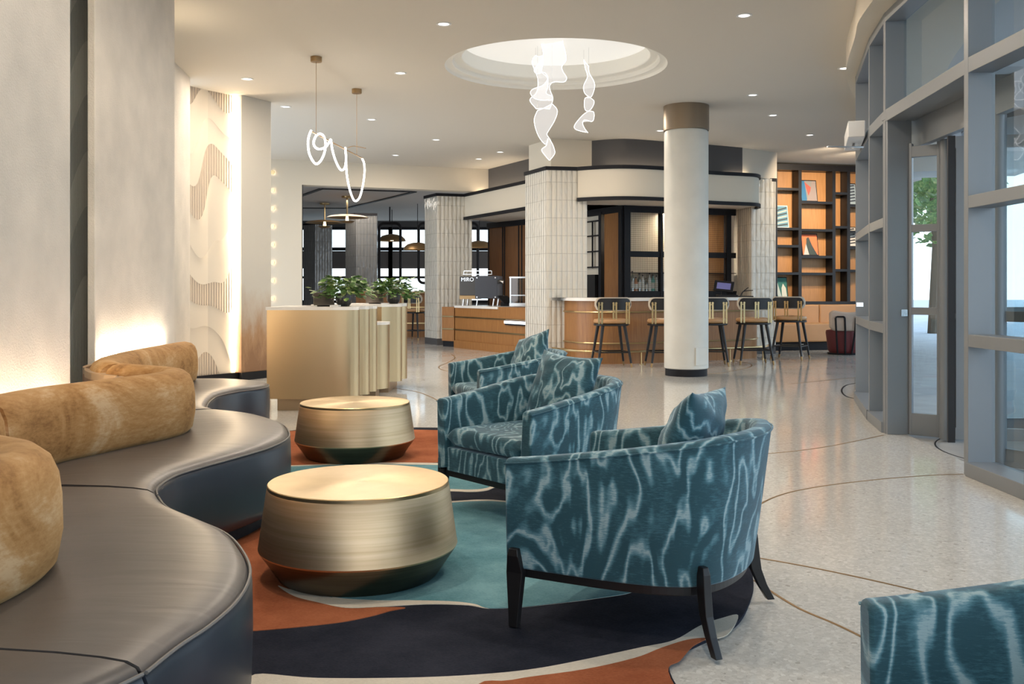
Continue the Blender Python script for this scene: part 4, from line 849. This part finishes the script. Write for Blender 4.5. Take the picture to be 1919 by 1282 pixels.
s = copy_tree(S0); put(s, (-2.28, 22.6, 0), R(150), 'bar stool far back in the dining room beside the tiled pier')
del s['group']
# ------------------------------------------------------------------ coffee counter
cc_ = thing('coffee_counter', 'low oak coffee counter with brass lines and pale stone top', 'counter', (-.6, 19, 0))
ca, cb = Vector((-1.17, 19.75)), Vector((.60, 15.95+.9)); dcn = (cb-ca).normalized(); ncn = Vector((dcn.y, -dcn.x))*-1
def seg(mb, a_, b2, z0, z1, t_, off=0):
    n = Vector((-(b2-a_).y, (b2-a_).x)).normalized(); a2, b3 = a_-n*off, b2-n*off
    mb.prism([tuple(a2), tuple(b3), tuple(b3+n*t_), tuple(a2+n*t_)], z0, z1)
mb = MB(); seg(mb, ca, cb, 0, .86, 1.15); mb.build('front_panel', oak, cc_)
mb = MB(); seg(mb, ca, cb, 0, .15, .04, .03); mb.build('skirting', oak, cc_)
mb = MB(); seg(mb, ca, ca+dcn*1.75, .82, .865, 1.2, .02); mb.build('counter_top', stone, cc_)
for z in (.62, .36):
    mb = MB(); seg(mb, ca, cb, z, z+.025, .04, .012); mb.build('brass_line', brass, cc_)
o = thing('side_cabinet', 'short set back oak cabinet between tiled pier and coffee counter', 'cabinet', (-1.4, 20.1, 0))
mb = MB(); seg(mb, Vector((-1.47, 20.15)), Vector((-1.2, 19.9)), .12, .83, .5); mb.build('body', oak, o)
mb = MB(); seg(mb, Vector((-1.45, 20.2)), Vector((-1.2, 19.95)), 0, .12, .4); mb.build('plinth', black, o)
for z in (.62, .36):
    mb = MB(); seg(mb, Vector((-1.47, 20.15)), Vector((-1.2, 19.9)), z, z+.025, .03, .012); mb.build('brass_line', brass, o)
# display case
o = thing('display_case', 'sloping glass food display case with lit front edge', 'display case', (.1, 17.7, .6))
qa, qb = ca+dcn*2.05, ca+dcn*3.15; n = Vector((-dcn.y, dcn.x)); mb = MB()
v = [(*(qa-n*.04), .53), (*(qb-n*.04), .53), (*(qb+n*.6), .53), (*(qa+n*.6), .53), (*(qa-n*.04), .62), (*(qb-n*.04), .62), (*(qb+n*.6), .92), (*(qa+n*.6), .92)]
V = mb.verts(v)
for f in ((0, 1, 5, 4), (2, 3, 7, 6), (3, 0, 4, 7), (1, 2, 6, 5), (0, 3, 2, 1)): mb.face([V[i] for i in f])
mb.build('case_body', black, o)
mb = MB(); V = mb.verts([(*(qa-n*.04), .622), (*(qb-n*.04), .622), (*(qb+n*.6), .922), (*(qa+n*.6), .922)]); mb.face(V); mb.build('sloping_glass', simple('case_top', (.45, .38, .31), .12), o)
mb = MB(); seg(mb, qa, qb, .56, .61, .02, .055); mb.build('lit_edge', mat('case_led', (1, 1, 1), emit=(.8, .88, 1), es=1.1)[0], o)
# coffee machine
ctr = ca+dcn*.40+Vector((-dcn.y, dcn.x))*.36; 
o = thing('coffee_machine', 'black two-tone espresso machine on chrome legs on the counter', 'coffee machine', (ctr.x, ctr.y, .86)); rz = R(-12)
Mx = Matrix.Rotation(rz, 3, 'Z'); Lc = lambda x, y, z: Vector((ctr.x, ctr.y, .86))+Mx@Vector((x, y, z))
mcA = PY(861, 0, 19.6).x; 
mb = MB(); mb.box(Lc(.19, 0, .38), (.46, .5, .46), rz=rz); mb.build('side_panel', simple('machine_navy', (.035, .037, .05), .35), o, bevel=.008)
mb = MB(); mb.box(Lc(-.21, .05, .40), (.33, .5, .40), rz=rz); mb.build('rear_panel', simple('machine_brown', (.035, .028, .022), .3), o, bevel=.006)
mb = MB(); mb.box(Lc(-.21, .05, .18), (.33, .5, .08), rz=rz); mb.build('drip_panel', bronze, o)
mb = MB()
for x, y in ((-.3, -.15), (0, -.2), (.34, -.2), (-.3, .2), (.34, .2)): mb.tube([Lc(x, y, .15), Lc(x-.02, y, 0)], .014, 8)
mb.build('legs', chrome, o)
mb = MB(); mb.box(Lc(-.02, .05, .64), (.6, .4, .01), rz=rz)
for x in (-.3, -.1, .1, .28): mb.box(Lc(x, -.14, .67), (.012, .012, .07), rz=rz)
mb.bar(Lc(-.3, -.14, .71), Lc(.28, -.14, .71), .014, .014); mb.build('cup_rail', chrome, o)
mb = MB(); mb.tube([Lc(.42, -.05, .5), Lc(.50, -.05, .48)], .04, 12); mb.tube([Lc(.42, -.05, .20), Lc(.52, -.08, .2)], .015, 8); mb.build('group_head', chrome, o)
mb = MB()
for x in (.0, .38):
    for z in (.18, .57): mb = MB(); mb.tube([Lc(x, -.253, z), Lc(x, -.258, z)], .014, 10); mb.build('bolt', chrome, o)
cu = bpy.data.curves.new('lettering', 'FONT'); cu.body = 'MIRO'; cu.size = .11; cu.extrude = .002; cu.align_x = 'CENTER'; cu.materials.append(chrome)
tx = bpy.data.objects.new('lettering', cu); COL.objects.link(tx); tx.parent = o; tx.location = Mx@Vector((-.21, -.205, .50)); tx.rotation_euler = (R(90), 0, rz)
bpy.context.view_layer.update(); me = bpy.data.meshes.new_from_object(tx.evaluated_get(bpy.context.evaluated_depsgraph_get())); t2 = bpy.data.objects.new('lettering', me); COL.objects.link(t2); t2.parent = o; t2.location = tx.location; t2.rotation_euler = tx.rotation_euler; bpy.data.objects.remove(tx); t2.name = 'lettering'
# things at the coffee counter right side
q = ca+dcn*2.0+n*.62; o = thing('glass_cabinet', 'small steel and glass cabinet standing behind the display case', 'cabinet', (.35, 18.6, .86))
gp = PY(975, 0, 18.9); mb = MB()
for sx in (-.19, .19):
    for sy in (-.15, .15): mb.box((gp.x+sx, gp.y+sy, 1.16), (.025, .025, .55))
mb.box((gp.x, gp.y, .90), (.42, .34, .06)); mb.box((gp.x, gp.y, 1.43), (.42, .34, .03)); mb.box((gp.x, gp.y, 1.08), (.38, .3, .02)); mb.build('steel_frame', chrome, o)
mb = MB(); mb.box((gp.x, gp.y, 1.17), (.37, .29, .5)); mb.build('glass', glass, o)
tp_ = PY(948, 0, 19.0); o = thing('till_screen', 'small slanted till screen between coffee machine and glass cabinet', 'till', (tp_.x, tp_.y, .86)); M = Matrix.Rotation(R(50), 3, 'Z')@Matrix.Rotation(R(-50), 3, 'X')
mb = MB(); mb.box((tp_.x, tp_.y, .99), (.3, .02, .22), M=M); mb.build('screen_housing', black, o)
mb = MB(); mb.box((tp_.x, tp_.y+.04, .9), (.2, .2, .08)); mb.build('stand', black, o)
# oak clad wall behind the coffee counter
o = thing('oak_wall_cladding', 'tall oak panels with black frames behind the coffee counter', 'wall cladding', (.2, 21.8, 0), kind='structure')
wa, wb = PY(918, 0, 22.2), PY(1010, 0, 20.6); A_, B_ = Vector(wa.xy), Vector(wb.xy)
mb = MB(); mb.bar((*A_, 1.35), (*B_, 1.35), .1, 2.7); mb.build('oak_panels', oakd, o)
mb = MB(); mb.bar((*A_, 2.66), (*B_, 2.66), .16, .12)
for t_ in (.0, .30, .38 if False else .34, .63, .69): mb.box((*A_.lerp(B_, t_), 1.35), (.07, .16, 2.7))
mb.build('frame', black, o)
# ------------------------------------------------------------------ dining room beyond the opening
CZ2 = 3.6
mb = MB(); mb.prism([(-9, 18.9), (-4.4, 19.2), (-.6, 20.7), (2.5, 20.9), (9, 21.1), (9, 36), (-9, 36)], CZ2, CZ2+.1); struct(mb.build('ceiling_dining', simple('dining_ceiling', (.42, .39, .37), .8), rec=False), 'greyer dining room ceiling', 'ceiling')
pl = [(-5.6, 25.0), (-4.55, 22.9), (-2.39, 23.6), (-4.9, 28.4), (-7, 28.3)]
mb = MB()
for u, v_ in zip(pl, pl[1:]): mb.bar((*u, CZ2-.01), (*v_, CZ2-.01), .11, .02)
struct(mb.build('trim_30', black, rec=False), 'black line tracing a polygon on the dining room ceiling', 'trim')
pier('tiled_pier', [(-6.6, 30.4), (-6.15, 30.0), (-5.67, 30.3), (-6.1, 31)], TZ, 'grey glazed pier at the left edge of the opening', tiled)
pier('tiled_pier', [(-6.9, 26.9), (-5.55, 26.5), (-5.0, 26.9), (-5.6, 27.6)], 3.2, 'dark tiled pier', tiled) if False else None
pier('tiled_pier', [(-4.65, 26.8), (-4.25, 26.15), (-3.7, 26.35), (-3.8, 27.2)], TZ, 'grey glazed pier in the middle of the opening', tiled)
for pp, k in (([(-6.6, 30.4), (-6.15, 30.0), (-5.67, 30.3)], 31), ([(-4.65, 26.8), (-4.25, 26.15), (-3.7, 26.35)], 32)): trimline(k, pp, TZ+.03)
# dining windows
def dwin(k, x0, x1, Y=34.0):
    w = thing('window_%d' % k, 'bright dining room window with dark blind', 'window', ((x0+x1)/2, Y, 0), kind='structure')
    w['label'] = {30: 'leftmost bright dining room window with dark blind', 31: 'bright dining room window left of the middle pier', 32: 'bright dining room window right of the middle pier', 33: 'bright dining room window seen beside the near tiled pier', 34: 'bright dining room window seen behind the coffee machine', 35: 'dining room window hidden mostly by the oak wall'}.get(k, '')
    mb = MB()
    for x in (x0, x1): mb.box((x, Y, 1.8), (.14, .12, 3.6))
    for z, h_ in ((.75, .12), (1.62, .08), (2.62, .12), (3.35, .1)): mb.box(((x0+x1)/2, Y, z), (x1-x0, .1, h_))
    mb.build('window_frame', black, w)
    mb = MB(); mb.box(((x0+x1)/2, Y, .35), (x1-x0, .15, .7)); mb.build('apron', charc, w)
    mb = MB(); mb.box(((x0+x1)/2, Y-.03, 2.24), (x1-x0-.1, .01, .62)); mb.build('blind', simple('blind_taupe', (.13, .115, .11), .8) if 'blind_taupe' not in MATS else MATS['blind_taupe'], w)
    mb = MB(); mb.box(((x0+x1)/2, Y+.02, 1.9), (x1-x0, .01, 2.9)); mb.build('glass', glass, w)
for k, (x0, x1) in enumerate(((-8.6, -7), (-7, -5.55), (-5.55, -4.3), (-4.3, -3.0), (-3.0, -1.5), (-1.5, 0))): dwin(30+k, x0, x1)
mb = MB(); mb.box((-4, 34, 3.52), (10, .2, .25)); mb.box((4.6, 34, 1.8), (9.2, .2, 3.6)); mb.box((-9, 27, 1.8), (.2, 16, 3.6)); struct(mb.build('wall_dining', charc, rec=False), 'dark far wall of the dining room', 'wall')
def disc(px, pyc, pyd, Y, rr_, label):
    c = PY(px, pyd, Y); o = thing('disc_pendant', label, 'pendant light', tuple(c), 'bronze disc pendants'); top = CZ2
    mb = MB(); mb.lathe([(rr_, 0), (rr_*.8, .045), (rr_*.4, .075), (0, .085)], c, 48); mb.build('shade', bronze, o, smooth=True)
    mb = MB(); mb.tube([(c.x, c.y, c.z+.08), (c.x, c.y, top)], .02, 8); mb.lathe([(.14, top-.04), (.14, top)], (c.x, c.y, 0), 20); mb.build('stem', brass, o)
    mb = MB(); mb.tube([(c.x, c.y, c.z+.05), (c.x, c.y, c.z-.10)], [.03, .045], 10); mb.build('lamp', lampw, o)
    mb = MB(); mb.lathe([(.20, -.09), (.12, -.14), (0, -.15)], c, 24); mb.build('lower_dish', bronze, o, smooth=True)
disc(609, 381, 418, 26.8, .54, 'left bronze disc pendant in the dining room')
disc(651, 368, 408, 24.8, .55, 'right bronze disc pendant in the dining room, nearer and higher')
def arch(px, Y, label):
    c = PY(px, 0, Y); o = thing('hanging_frame', label, 'hanging frame', (c.x, c.y, 1.35), 'black hanging frames'); w, z0, z1, r_ = .31, 1.38, 3.12, .14; pts = []
    for cx, cz, a0 in ((w-r_, z1-r_, 0), (-w+r_, z1-r_, 90), (-w+r_, z0+r_, 180), (w-r_, z0+r_, 270)):
        pts += [(c.x+cx+r_*math.cos(R(a0+15*k)), c.y, cz+r_*math.sin(R(a0+15*k))) for k in range(7)]
    mb = MB(); mb.tube(pts, .04, 8, closed=True); mb.build('tube_frame', black, o, smooth=True)
    mb = MB(); mb.tube([(c.x, c.y, z1), (c.x, c.y, CZ2)], .02, 6); mb.build('rod', black, o)
arch(731, 28, 'black rounded hanging frame right of the middle pier'); arch(805, 28, 'black rounded hanging frame half hidden by the near tiled pier'); arch(876, 28, 'black rounded hanging frame seen beyond the coffee machine')
def dome_p(px, py, Y, r_, tilt, label):
    c = PY(px, py, Y); o = thing('dome_pendant', label, 'pendant light', (0, 0, 0), 'bronze dome pendants')
    mb = MB(); mb.lathe([(r_, 0), (r_*.93, r_*.18), (r_*.7, r_*.38), (r_*.35, r_*.48), (0, r_*.52)], n=40); mb.lathe([(r_*.97, .0), (r_*.9, r_*.16), (r_*.66, r_*.34), (0, r_*.47)], n=40); mb.build('shade', bronze, o, smooth=True)
    mb = MB(); mb.tube([(0, 0, r_*.5), (0, 0, CZ2-c.z)], .01, 6); mb.build('cord', black, o); mb = MB(); mb.lathe([(.05, .02), (.05, .08), (0, .08)], n=12); mb.build('lamp', led, o); o.location = c
dome_p(783, 468, 27, .40, 0, 'bronze dome pendant left of the near tiled pier'); dome_p(735, 452, 29, .42, 0, 'darker bronze dome pendant inside the first hanging frame'); dome_p(899, 464, 27, .38, 0, 'bronze dome pendant seen above the coffee machine')
o = thing('dining_bar', 'oak bar counter with shelves far back in the dining room', 'bar', (-2.6, 24.2, 0))
mb = MB(); mb.box((-2.6, 24.3, .55), (2.6, .6, 1.1)); mb.build('body', oak, o)
mb = MB(); mb.box((-2.6, 24.25, 1.12), (2.7, .8, .05)); mb.build('counter_top', oakl, o)
mb = MB(); mb.box((-2.6, 23.98, .75), (2.6, .04, .03)); mb.box((-2.6, 23.98, .35), (2.6, .04, .03)); mb.build('brass_line', brass, o)
area('dining_light', (-4.2, 25.5, 3.5), 2.0, 35, (1, .88, .75))
# ------------------------------------------------------------------ bookcase, leather bench, low chair
bk = thing('bookcase', 'tall black bookcase with oak back and staggered shelves', 'bookcase', (6.2, 19.6, 0))
sa, sb = Vector((5.24, 19.25)), Vector((7.9, 19.9)); sd = (sb-sa).normalized(); sn = Vector((-sd.y, sd.x))
def sx_(px):
    k = (px-CX)/F; return (k*sa.y-sa.x)/(sd.x-k*sd.y)
def sbox(mb, s0, s1, z0, z1, d0, d1):
    a2, b2 = sa+sd*s0, sa+sd*s1; mb.prism([tuple(a2+sn*d0), tuple(b2+sn*d0), tuple(b2+sn*d1), tuple(a2+sn*d1)], z0, z1)
TOPZ = 3.72; U = [sx_(x) for x in (1454.5, 1500, 1563.5, 1591, 1640)]
mb = MB(); sbox(mb, U[0]-.03, U[-1], .9, TOPZ, .25, .28); mb.build('back_panel', oakl, bk)
for k, s in enumerate(U):
    mb = MB(); sbox(mb, s-.035, s+.035, .86, TOPZ, 0, .25); mb.build('upright', blackw, bk)
mb = MB(); sbox(mb, U[0]-.05, U[-1], TOPZ-.12, TOPZ, -.01, .27); mb.build('top_board', blackw, bk)
mb = MB(); sbox(mb, U[0]-.05, U[-1], .86, .95, -.01, .27); mb.build('bottom_board', blackw, bk)
SH = [(3.24, 2.44, 2.09, 1.54), (2.98, 2.42, 1.88, 1.535), (3.18, 2.49, 1.61), (2.93, 2.40, 2.07, 1.60)]
for k, zs in enumerate(SH):
    for z in zs: mb = MB(); sbox(mb, U[k]+.035, U[k+1]-.035, z-.05, z, 0, .25); mb.build('shelf', blackw, bk)
def art(px0, px1, z0, h_, cols, label, style, frame=black):
    s0, s1 = sx_(px0), sx_(px1); w = s1-s0; c = sa+sd*(s0+s1)/2+sn*.11; rz = math.atan2(sd.y, sd.x)
    o = thing('framed_picture', label, 'framed picture', (c.x, c.y, z0), 'pictures leaning on the bookcase'); M = Matrix.Rotation(rz, 3, 'Z')@Matrix.Rotation(R(-9), 3, 'X')@Matrix.Rotation(R(0), 3, 'Y')
    L = lambda x, y, z: Vector((c.x, c.y, z0))+M@Vector((x, y, z))
    mb = MB(); mb.box(L(0, 0, h_/2), (w, .03, h_), M=M); mb.build('frame', frame, o)
    mb = MB(); pm = [simple('art_%s_%d' % (style, i), cl, .6) for i, cl in enumerate(cols)]
    def poly(pts, mi, y): mb.face(mb.verts([L(x*w*.46, y, h_*(.5+z*.46)) for x, z in pts]), mi)
    poly([(-1, -1), (1, -1), (1, 1), (-1, 1)], 0, -.017)
    if style == 'fan':
        for k in range(7): a0 = .15+k*.26; poly([(-.9, -1+k*.24), (.9, -.8+k*.27), (.9, -.68+k*.27), (-.2, -.78+k*.25), (-.9, -.92+k*.24)], 1 if k % 2 else 2, -.018-.0004*k)
    elif style == 'facets': poly([(-1, -1), (-.3, -1), (-.5, 1), (-1, 1)], 1, -.018); poly([(-.5, .9), (.4, .3), (-.1, -.5)], 2, -.0185); poly([(-.4, -1), (1, -1), (.9, 1), (.5, 1), (.2, 0)], 3, -.019)
    elif style == 'tower': poly([(-.6, -1), (-.4, .6), (-.1, .75), (.3, -.1), (.9, -1)], 1, -.018); poly([(-.9, -1), (-.5, .1), (-.2, -1)], 2, -.0185)
    elif style == 'leaf': poly([(-1, .9), (-.6, .9), (.2, -1), (-.4, -1)], 1, -.018); poly([(.1, -.9), (.9, -.7), (.8, .1), (.4, .5), (.1, .1)], 2, -.0185); poly([(-1, .2), (-.7, -.6), (-1, -.8)], 3, -.019)
    else:
        for k in range(6): poly([(-.8, -.8+k*.3), (.8, -.7+k*.3), (.7, -.55+k*.3), (-.7, -.68+k*.3)], 1, -.018)
    mb.build('print', pm, o)
art(1457, 1484, 2.44, .46, [(.12, .28, .36), (.55, .52, .45), (.04, .05, .06)], 'picture of pale curved ribs in a white mount, left bay', 'fan', simple('mount_white', (.75, .72, .68), .5))
art(1507, 1538, 2.98, .45, [(.25, .24, .22), (.03, .16, .32), (.48, .10, .07), (.30, .24, .22)], 'picture of red and blue angled facades, top of the wide bay', 'facets')
art(1509, 1540, 1.88, .46, [(.75, .17, .06), (.035, .05, .045), (.45, .45, .42)], 'picture of a dark tower on orange, wide bay', 'tower')
art(1457, 1483, .95, .50, [(.03, .16, .13), (.50, .55, .50), (.65, .65, .55), (.7, .15, .12)], 'picture in green and white at the foot of the left bay', 'leaf')
art(1594, 1612, 2.93, .46, [(.35, .42, .45), (.05, .06, .08)], 'blue grey picture at the right edge of the bookcase', 'bars')
art(1594, 1612, 2.07, .42, [(.65, .60, .52), (.05, .04, .04)], 'black and white picture at the right edge of the bookcase', 'bars2')
for q3 in ((5.75, 16.9), (6.4, 17.5)): area('bookcase_fill', (*q3, CZ-.12), .15, 17, (1, .80, .58), rot=(R(58), 0, 0), spread=105)  # tilted lamps without fittings, added to brighten the shelves
lb = thing('leather_bench', 'long tan leather bench against the bookcase', 'bench', (6.2, 18.9, 0))
def lbox(mb, s0, s1, z0, z1, d0, d1): sbox(mb, s0, s1, z0, z1, d0, d1)
mb = MB(); lbox(mb, -.35, 2.15, .17, .53, -.62, .0); mb.build('seat', tan, lb, bevel=.03, seg=3)
for s0, s1 in ((-.35, .93), (.94, 2.15)): mb = MB(); lbox(mb, s0, s1, .50, .89, -.16, -.01); mb.build('back_cushion', tan, lb, bevel=.03, seg=3)
mb = MB(); lbox(mb, -.35, 2.15, 0, .17, -.5, .0); mb.build('plinth', black, lb)
mb = MB(); p = sa+sd*.32-sn*.51; mb.box((p.x, p.y, .1), (.09, .01, .05)); mb.build('socket', white, lb)
c = Vector((6.12, 17.75, 0)); o = thing('low_lounge_chair', 'low maroon round lounge chair with boucle back on black straps', 'chair', tuple(c))
mb = MB(); mb.lathe([(0, .03), (.24, .03), (.27, .08), (.31, .40), (.30, .44), (.2, .46), (0, .46)], c, 40); mb.build('seat', maroon, o, smooth=True)
mb = MB(); mb.lathe([(0, 0), (.27, 0), (.28, .02), (.27, .03), (0, .03)], c, 40); mb.build('base_ring', black, o, smooth=True)
mb = MB(); rows = []
for s in (-1, 1):
    r2 = []
    for k in range(21):
        x = -.33+.66*k/20; e = min(k, 20-k)/20; y = c.y-.30+.45*x*x*1.6+s*.045; dz = .06*(abs(x)/.33)**2; cu_ = .07*max(0, 1-e*7)**2
        r2.append([Vector((c.x+x, y, .44+cu_)), Vector((c.x+x, y, .78+dz-cu_))])
    rows.append(r2)
V = [[mb.verts(q) for q in r2] for r2 in rows]
for k in range(20):
    for s in (0, 1): mb.face([V[s][k][0], V[s][k+1][0], V[s][k+1][1], V[s][k][1]])
    for j in (0, 1): mb.face([V[0][k][j], V[0][k+1][j], V[1][k+1][j], V[1][k][j]])
for k in (0, 20): mb.face([V[0][k][0], V[0][k][1], V[1][k][1], V[1][k][0]])
mb.build('backrest', boucle, o, smooth=True, bevel=.03, seg=3)
for sx2 in (-1, 1):
    pts = [(c.x+sx2*.19, c.y-.25, .03), (c.x+sx2*.25, c.y-.36, .44), (c.x+sx2*.26, c.y-.355, .68), (c.x+sx2*.24, c.y-.36, .70), (c.x+sx2*.12, c.y-.38, .70), (c.x+sx2*.10, c.y-.375, .68), (c.x+sx2*.09, c.y-.37, .44), (c.x+sx2*.06, c.y-.28, .03)]
    mb = MB(); 
    for u, v_ in zip(pts, pts[1:]): mb.bar(u, v_, .035, .012, up=(0, 1, 0)) if False else mb.tube([u, v_], .018, 6)
    mb.build('strap', black, o)
# ------------------------------------------------------------------ outside trees and a parked car beyond the storefront
barkm = simple('bark', (.10, .075, .05), .9, bump=.6, bscale=20)
def tree(x, y, h_, label, seed):
    rr = random.Random(seed); o = thing('street_tree', label, 'tree', (x, y, -.02)); mb = MB(); mb.tube([(x, y, -.02), (x+.1, y, h_*.4), (x, y+.1, h_*.7)], [.14, .11, .06], 8); mb.build('trunk', barkm, o, smooth=True)
    mb = MB()
    for i in range(900):
        d = Vector((rr.gauss(0, 1), rr.gauss(0, 1), rr.gauss(0, 1))).normalized()*rr.uniform(.3, 1)*h_*.32; p = Vector((x, y, h_*.72))+d; L = rr.uniform(.12, .22)
        a_ = Vector((rr.uniform(-1, 1), rr.uniform(-1, 1), rr.uniform(-1, 1))).normalized(); b2 = a_.cross(Vector((.3, .5, .8))).normalized(); mb.face(mb.verts([p, p+a_*L+b2*L*.5, p+a_*L*1.6, p+a_*L-b2*L*.5]))
    mb.build('crown', leaf, o)
for i, (x, y) in enumerate(((11.6, 26.5), (9.6, 23.5), (15, 34), (12.5, 15))): tree(x, y, 6+i*.4, ['street tree nearest outside the side light', 'street tree outside beyond the far bay', 'tall street tree farthest out', 'street tree across the road'][i], i+1)
